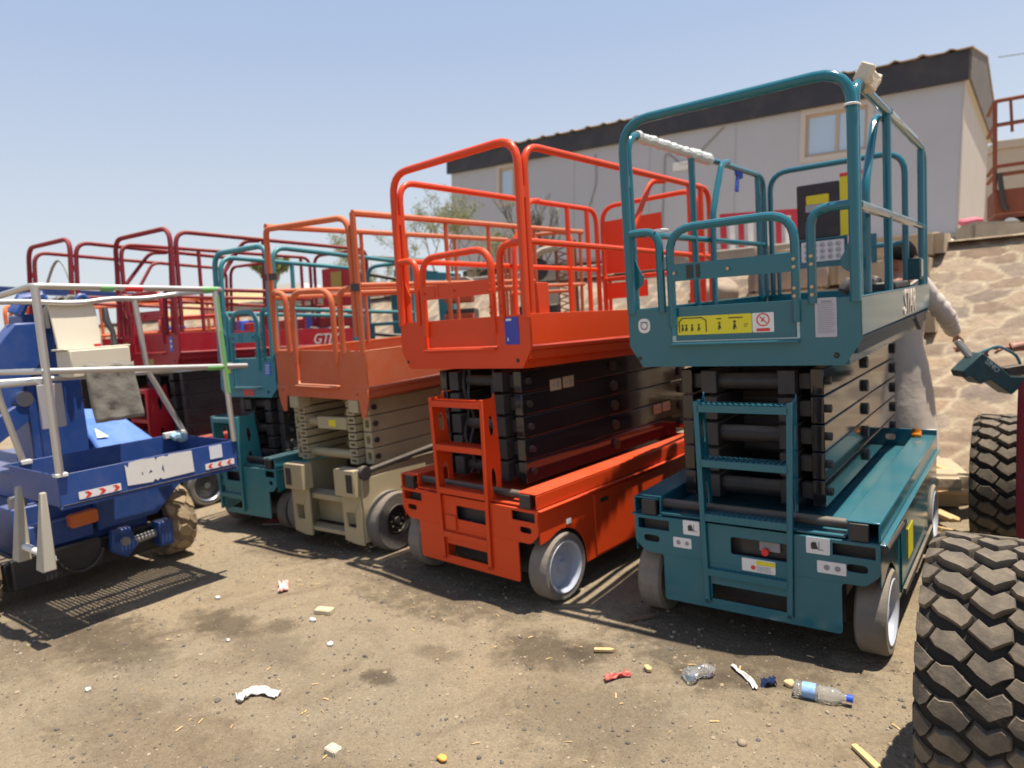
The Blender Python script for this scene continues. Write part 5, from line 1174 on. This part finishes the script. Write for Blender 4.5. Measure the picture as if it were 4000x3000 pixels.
m = M(); m.bx(-2.8, 1.8, -.25, .25, .35, .76); m.build('chassis', maroonf, rb, .02)
bb2 = empty('boom_lift', 'royal blue boom arm stretched out behind the crimson lifts', 'boom lift', (-11.5, 5.2, 0))
Tt = Matrix.Translation((11.5, -5.2, 0))
m = q(); m.tube([(-14.5, 2.9, 2.75), (-10.2, 6.15, 2.14)], .075, 4); m.tube([(-14.5, 2.85, 2.6), (-13.0, 4.0, 2.45)], .05, 4); m.build('boom_arm', blue, bb2)
m = q()
for (x, y, z) in ((-11.2, 5.1, 1.9), (-11.2, 5.1, 1.45), (-11.2, 5.1, 1.0), (-10.5, 5.7, 1.1)): m.box((x, y, z), (.18, .18, .22), (0, 0, .6))
m.build('junction_box', mat('bright_blue', (.03, .12, .55), .5), bb2, .02)
m = q(); m.box((-12, 4.9, .7), (2.2, .9, .5), (0, 0, .65)); m.build('chassis', blue, bb2, .03)
scissor_lift('scissor_lift', 'orange scissor lift half hidden far left behind the crimson ones', 'scissor lift', (-11.0, 3.55), R(-35), PO2, 'scissor lifts parked in a row')
PR2 = dict(PO2); PR2.update(paint=mat('signal_red_paint', (.45, .02, .015), .5, dirt=.2), z=(.80, .88, 1.12, 1.5, 1.90, 1.88), n=3)
scissor_lift('scissor_lift', 'low red scissor lift standing behind the basket of the blue boom lift', 'scissor lift', (-9.9, 5.0), R(-38), PR2, 'scissor lifts parked in a row')
# ---------------------------------------------------------------- far left: white building, sand hill, tree on it
wb = empty('white_building', 'bright white low building far away at the left', 'building', (-50, 38.5, 0), R(37))
m = M(); m.bx(-4, 3.6, 0, 5, .8, 4.3); m.bx(-4, -1.0, -.3, 5, 4.3, 5.4); m.build('wall', mat('white_render', (.80, .78, .72), .8), wb)
m = M(); m.bx(-4.2, 3.8, -.5, 5.2, 4.3, 4.45); m.build('roof', mat('grey_roof', (.4, .42, .45), .7), wb)
h = M(); vs = []
for j in range(18):
    for i in range(60):
        x = -190 + i * 3.2; y = 36 + j * 4.0 ; e = math.sin(math.pi * i / 59) * math.sin(math.pi * j / 17)
        vs.append((x, y, 2 + 9.5 * max(0, e) * (1 + .35 * noise.noise((x * .04, y * .06, 1))) * (.75 + .25 * math.sin(i * .33)) - 2.2))
h.add(vs, [(j * 60 + i, j * 60 + i + 1, (j + 1) * 60 + i + 1, (j + 1) * 60 + i) for j in range(17) for i in range(59)])
ho = h.build('hills', mat('sand_hill', (.42, .31, .15), .95, dirt=.4, dcol=(.3, .22, .12), bump=.5, bscale=1, nscale=.2), ang=180); ho['kind'] = 'structure'; ho.location = (-10, 12, 0)
# ---------------------------------------------------------------- trees
def tree(name, label, loc, Hh, spread, nleaf, seed, lm, tm, group=None, leaf=.05, trunk=.05, lean=0):
    rg = random.Random(seed); t = empty(name, label, 'tree', loc, 0, group); m = M(); tips = []
    def br(p, d, L, r, dep):
        pts = [p]; q = p.copy(); dd = d.copy(); k = 5
        for i in range(k):
            dd = (dd + Vector((rg.uniform(-.22, .22), rg.uniform(-.22, .22), rg.uniform(-.06, .14)))).normalized(); q = q + dd * L / k; pts.append(q.copy())
            if dep <= 2 : tips.append((q.copy(), dep))
        m.tube(pts, [r * (1 - .5 * i / k) for i in range(k + 1)], 6 if r > .02 else 4)
        if dep > 0:
            for i in range(3 if dep > 1 else 4):
                a = rg.uniform(0, 6.28); s_ = rg.uniform(.45, .95) * spread
                nd_ = (dd + Vector((math.cos(a) * s_, math.sin(a) * s_, rg.uniform(-.1, .35)))).normalized(); br(pts[rg.randint(2, k)], nd_, L * rg.uniform(.55, .8), r * .55, dep - 1)
    for s in range(3): br(Vector((rg.uniform(-.2, .2), rg.uniform(-.2, .2), -.1)), Vector((rg.uniform(-.5, .5) + lean, rg.uniform(-.4, .4), 1)).normalized(), Hh * rg.uniform(.35, .5), trunk, 4)
    m.build('trunk', tm, t)
    c = M(); vs = []; fs = []
    for i in range(nleaf):
        p, dep = rg.choice(tips); p = p + Vector([rg.gauss(0, .06) for _ in range(3)]); a = Vector([rg.gauss(0, 1) for _ in range(3)]).normalized(); b_ = a.cross(Vector([rg.gauss(0, 1) for _ in range(3)])).normalized(); s = leaf * rg.uniform(.5, 1.3)
        b0 = len(vs); vs += [p - a * s, p + b_ * s * .35, p + a * s, p - b_ * s * .35]; fs.append((b0, b0 + 1, b0 + 2, b0 + 3))
    c.add(vs, fs); c.build('crown', lm, t, smooth=False); return t
leafm = mat('pale_green_leaf', (.19, .22, .07), .7, dirt=.6, dcol=(.34, .31, .17), nscale=2)
barkm = mat('grey_bark', (.16, .13, .10), .9, dirt=.4)
tree('tree', 'sparse pale green thorn tree in front of the left end of the cabin', (-10.9, 12.4, 2.1), 2.6, 1.3, 7500, 5, leafm, barkm, 'thorn trees', .028, .035)
tree('tree', 'second thorn tree, lower and wider, left of the sparse tree', (-13.2, 11.6, 1.9), 2.0, 1.3, 6500, 8, leafm, barkm, 'thorn trees', .028, .03)
tree('tree', 'nearly bare tree with dark stems against the cabin wall', (-9.6, 13.6, 2.2), 2.7, .4, 250, 12, leafm, mat('dark_bark', (.07, .055, .045), .9), 'thorn trees', .05, .06, .2)
tree('tree', 'small round tree on the sandy hill far left', (-63, 43, 5.5), 3.5, .9, 4000, 3, leafm, barkm, None, .30, .2)
# ---------------------------------------------------------------- litter
def put(o, x, y, z, rz=0, rx=0, ry=0): o.location = (x, y, hgt(x, y) + z); o.rotation_euler = (rx, ry, rz); return o
pet = bpy.data.materials.new('clear_bottle_plastic'); pet.use_nodes = True
pb = pet.node_tree.nodes['Principled BSDF']; pb.inputs['Base Color'].default_value = (.88, .92, .95, 1); pb.inputs['Roughness'].default_value = .08; pb.inputs['Transmission Weight'].default_value = .9; pb.inputs['IOR'].default_value = 1.25
capm = mat('blue_cap', (.02, .09, .60), .35); labm = mat('blue_bottle_label', (.16, .33, .62), .4, dirt=.4, dcol=(.7, .75, .8), nscale=30)
def bottle(L_, crush, label, x, y, rz, cap=True, lab=True):
    e = empty('bottle', label, 'bottle', (x, y, hgt(x, y) + .030), rz)
    prof = [(0, 0), (.026, .002), (.031, .012)] + [(.031 - (.0025 if k % 2 else 0), .02 + k * .008) for k in range(14)] + [(.031, .145), (.024, .175), (.013, .195), (.012, .21)]
    sc = L_ / .21
    m = M(); m.lathe([(r, h * sc) for r, h in prof], (0, 0, 0), (1, 0, 0), 24)
    m.v = [Vector((p.x + crush * .3 * p.z, p.y * (1 + crush * math.sin(p.x * 60)), p.z * (1 - crush * (.5 + .5 * math.sin(p.x * 45 + p.y * 50))))) for p in m.v]
    b_ = m.build('bottle_shell', pet, e)
    if lab:
        m = M(); m.lathe([(.0318, .035 * sc), (.0318, .09 * sc)], (0, 0, 0), (1, 0, 0), 24); m.v = [Vector((p.x + crush * .3 * p.z, p.y * (1 + crush * math.sin(p.x * 60)), p.z * (1 - crush * (.5 + .5 * math.sin(p.x * 45 + p.y * 50))))) for p in m.v]; m.build('label', labm, b_)
    if cap: m = M(); m.lathe([(.0, .232 * sc), (.0145, .232 * sc), (.0148, .208 * sc), (.013, .208 * sc)], (0, 0, 0), (1, 0, 0), 18); m.build('cap', capm, b_)
    return e
bottle(.20, 0, 'clear plastic water bottle with blue label and cap lying nearest the tyre', -.82, 2.845, .12)
bottle(.15, .45, 'crushed clear plastic bottle without a cap on the dirt', -1.245, 2.72, .95, False, False)
def sheet(name, label, cat, x, y, w_, d_, mt, seed, amp=.02, rz=0, th=.002, z=.012):
    m = M(); n_ = 14; vs = []
    for j in range(n_ + 1):
        for i in range(n_ + 1):
            u, v = i / n_ - .5, j / n_ - .5; e = .15 * noise.noise((u * 3, v * 3, seed + 9))
            vs.append((u * w_ * (1 + e), v * d_ * (1 + e * 1.5) + .15 * w_ * math.sin(u * 3 + seed), z + amp * noise.noise((u * 4, v * 4, seed)) + amp * .5 * noise.noise((u * 9, v * 9, seed))))
    m.add(vs, [(j * (n_ + 1) + i, j * (n_ + 1) + i + 1, (j + 1) * (n_ + 1) + i + 1, (j + 1) * (n_ + 1) + i) for j in range(n_) for i in range(n_)])
    o = m.build(name, mt, None, ang=60); s_ = o.modifiers.new('s', 'SOLIDIFY'); s_.thickness = th; put(o, x, y, 0, rz); tag(o, label, cat); return o
papm = mat('crumpled_paper', (.72, .66, .63), .8, bump=.3); strm = mat('white_plastic_strip', (.66, .63, .57), .5)
sheet('paper', 'crumpled white paper scrap lying alone in the left foreground', 'paper', -2.83, 1.665, .17, .055, papm, 2, .016, .5, z=.014, th=.004)
sheet('paper', 'small folded end of white paper beside the crumpled scrap', 'paper', -2.885, 1.605, .05, .05, papm, 4, .03, .1, z=.02)
sheet('plastic_strip', 'narrow white plastic strip lying between the two bottles', 'strip', -1.035, 2.865, .19, .022, strm, 6, .012, 2.1)
sheet('wrapper', 'flat red wrapper left of the crushed bottle', 'wrapper', -1.51, 2.60, .12, .035, mat('faded_red_plastic', (.45, .09, .07), .5), 7, .02, .65)
sheet('wrapper', 'red and white snack wrapper on open dirt before the cream lift', 'wrapper', -3.87, 2.50, .15, .06, mat('red_white_wrapper', (.7, .6, .56), .5, dirt=1, dcol=(.6, .03, .03), nscale=22), 9, .03, -.3, z=.02)
sheet('wrapper', 'crumpled dark blue scrap right of the plastic strip', 'wrapper', -.93, 2.865, .06, .035, mat('navy_plastic', (.02, .04, .12), .5), 12, .04, .4, z=.018)
o = rock((0, 0, 0), (.022, .018, .016), 3, mat('yellow_sponge', (.6, .45, .22), .9), 'sponge'); put(o, -.855, 2.90, .014); tag(o, 'small yellow foam crumb touching the base of the labelled bottle', 'foam')
o = rock((0, 0, 0), (.055, .03, .014), 5, mat('beige_foam', (.50, .42, .27), .9), 'foam_piece', 0, True); put(o, -3.30, 2.385, .014, .3); tag(o, 'flat beige foam block on the dirt in front of the middle lift', 'foam')
o = rock((0, 0, 0), (.022, .017, .010), 6, mat('orange_peel', (.72, .36, .07), .7), 'orange_peel'); put(o, -1.79, 1.75, .012); tag(o, 'orange peel at the bottom edge of the picture', 'peel')
o = rock((0, 0, 0), (.032, .022, .014), 8, mat('dirty_foam', (.50, .43, .32), .9, dirt=.6, bump=.8), 'foam_piece', 0, True); put(o, -2.19, 1.56, .010); tag(o, 'pale dirty foam lump near the bottom centre', 'foam')
for i, (x, y, s, t_) in enumerate([(-3.27, 2.28, .022, 'just below the beige foam block'), (-2.94, 2.14, .02, 'right of and nearer than the foam block'), (-4.12, 2.2, .018, 'left of the red and white wrapper'), (-3.63, 1.25, .016, 'nearest the left edge of the foreground'), (-3.5, 1.9, .012, 'between the basket shadow and the paper scrap')]):
    o = rock((0, 0, 0), (s, s * .7, s * .6), 20 + i, white, 'paper_scrap', i); put(o, x, y, .008); tag(o, 'tiny white paper scrap ' + t_, 'paper', 'tiny white scraps')
chipm = mat('pale_wood_chip', (.55, .38, .17), .8)
for i, (x, y, L_, rz, t_) in enumerate([(-1.68, 2.78, .10, .5, 'pale wood chip on the sunny side of the teal lift shadow'), (-1.42, 2.72, .05, -.6, 'small pale wood chip right of the larger one'), (-.48, 2.54, .18, -.75, 'bare stick beside the big front tyre'), (-1.68, 3.18, .16, .9, 'dark wooden stick inside the shadow of the teal lift')]):
    m = M(); m.prism([rnd2([(-L_ / 2, -.010), (L_ * .3, -.014), (L_ / 2, 0), (L_ * .2, .013), (-L_ / 2, .012)], .006)], FL, 0, .012); o = m.build('wood_chip', chipm if i < 3 else mat('dark_wood', (.16, .10, .06), .9), None, .003); put(o, x, y, .006, rz); tag(o, t_, 'wood chip', 'wood chips')
m = M(); m.prism([[(-.12, -.08), (.12, -.08), (.12, .08), (-.12, .08)]], FL, 0, .01); o = m.build('metal_sheet', mat('pale_metal_sheet', (.25, .26, .30), .4, metal=.4)); put(o, -5.2, 3.4, .02, .5); tag(o, 'pale flat metal sheet on the ground beside the cream lift', 'metal sheet')
# gravel: one uncountable scatter
gp = M(); rg = random.Random(21); ico = []
bm = bmesh.new(); bmesh.ops.create_icosphere(bm, subdivisions=1, radius=1); iv = [v.co.copy() for v in bm.verts]; if_ = [tuple(v.index for v in f.verts) for f in bm.faces]; bm.free()
for k in range(11000):
    x = rg.uniform(-8, .3); y = rg.uniform(.6, 6.2) if rg.random() < .25 else rg.uniform(.9, 3.4)
    s = .0028 * math.exp(abs(rg.gauss(0, .55))); mi = 0 if rg.random() < .45 else (1 if rg.random() < .8 else 2)
    z = hgt(x, y); a = rg.uniform(0, 6.28); ca, sa = math.cos(a), math.sin(a); f = rg.uniform(.6, 1.2); g2 = rg.uniform(.4, .8)
    gp.add([(x + (p.x * ca - p.y * sa * f) * s, y + (p.x * sa + p.y * ca * f) * s, z + p.z * s * g2 + s * .2) for p in iv], if_, mi)
gv = gp.build('gravel', [mat('dark_pebble', (.11, .095, .08), .9), mat('tan_pebble', (.30, .23, .15), .9), mat('pale_pebble', (.33, .275, .20), .9)], None, ang=50); gv['kind'] = 'stuff'
# wood shavings and straw
gp = M()
for k in range(110):
    x = rg.gauss(-2.2, 1.6); y = rg.uniform(1.2, 3.3); L_ = rg.uniform(.006, .02); a = rg.uniform(0, 6.28); z = hgt(x, y) + .004
    d = Vector((math.cos(a), math.sin(a), rg.uniform(-.1, .2))) * L_; e = Vector((-math.sin(a), math.cos(a), 0)) * rg.uniform(.001, .004); p = Vector((x, y, z))
    gp.add([p - d - e, p + d - e, p + d + e, p - d + e, p + Vector((0, 0, .004))], [(0, 1, 4), (1, 2, 4), (2, 3, 4), (3, 0, 4)])
sv = gp.build('wood_shavings', chipm, None, smooth=False); sv['kind'] = 'stuff'
S.render.engine = 'CYCLES'
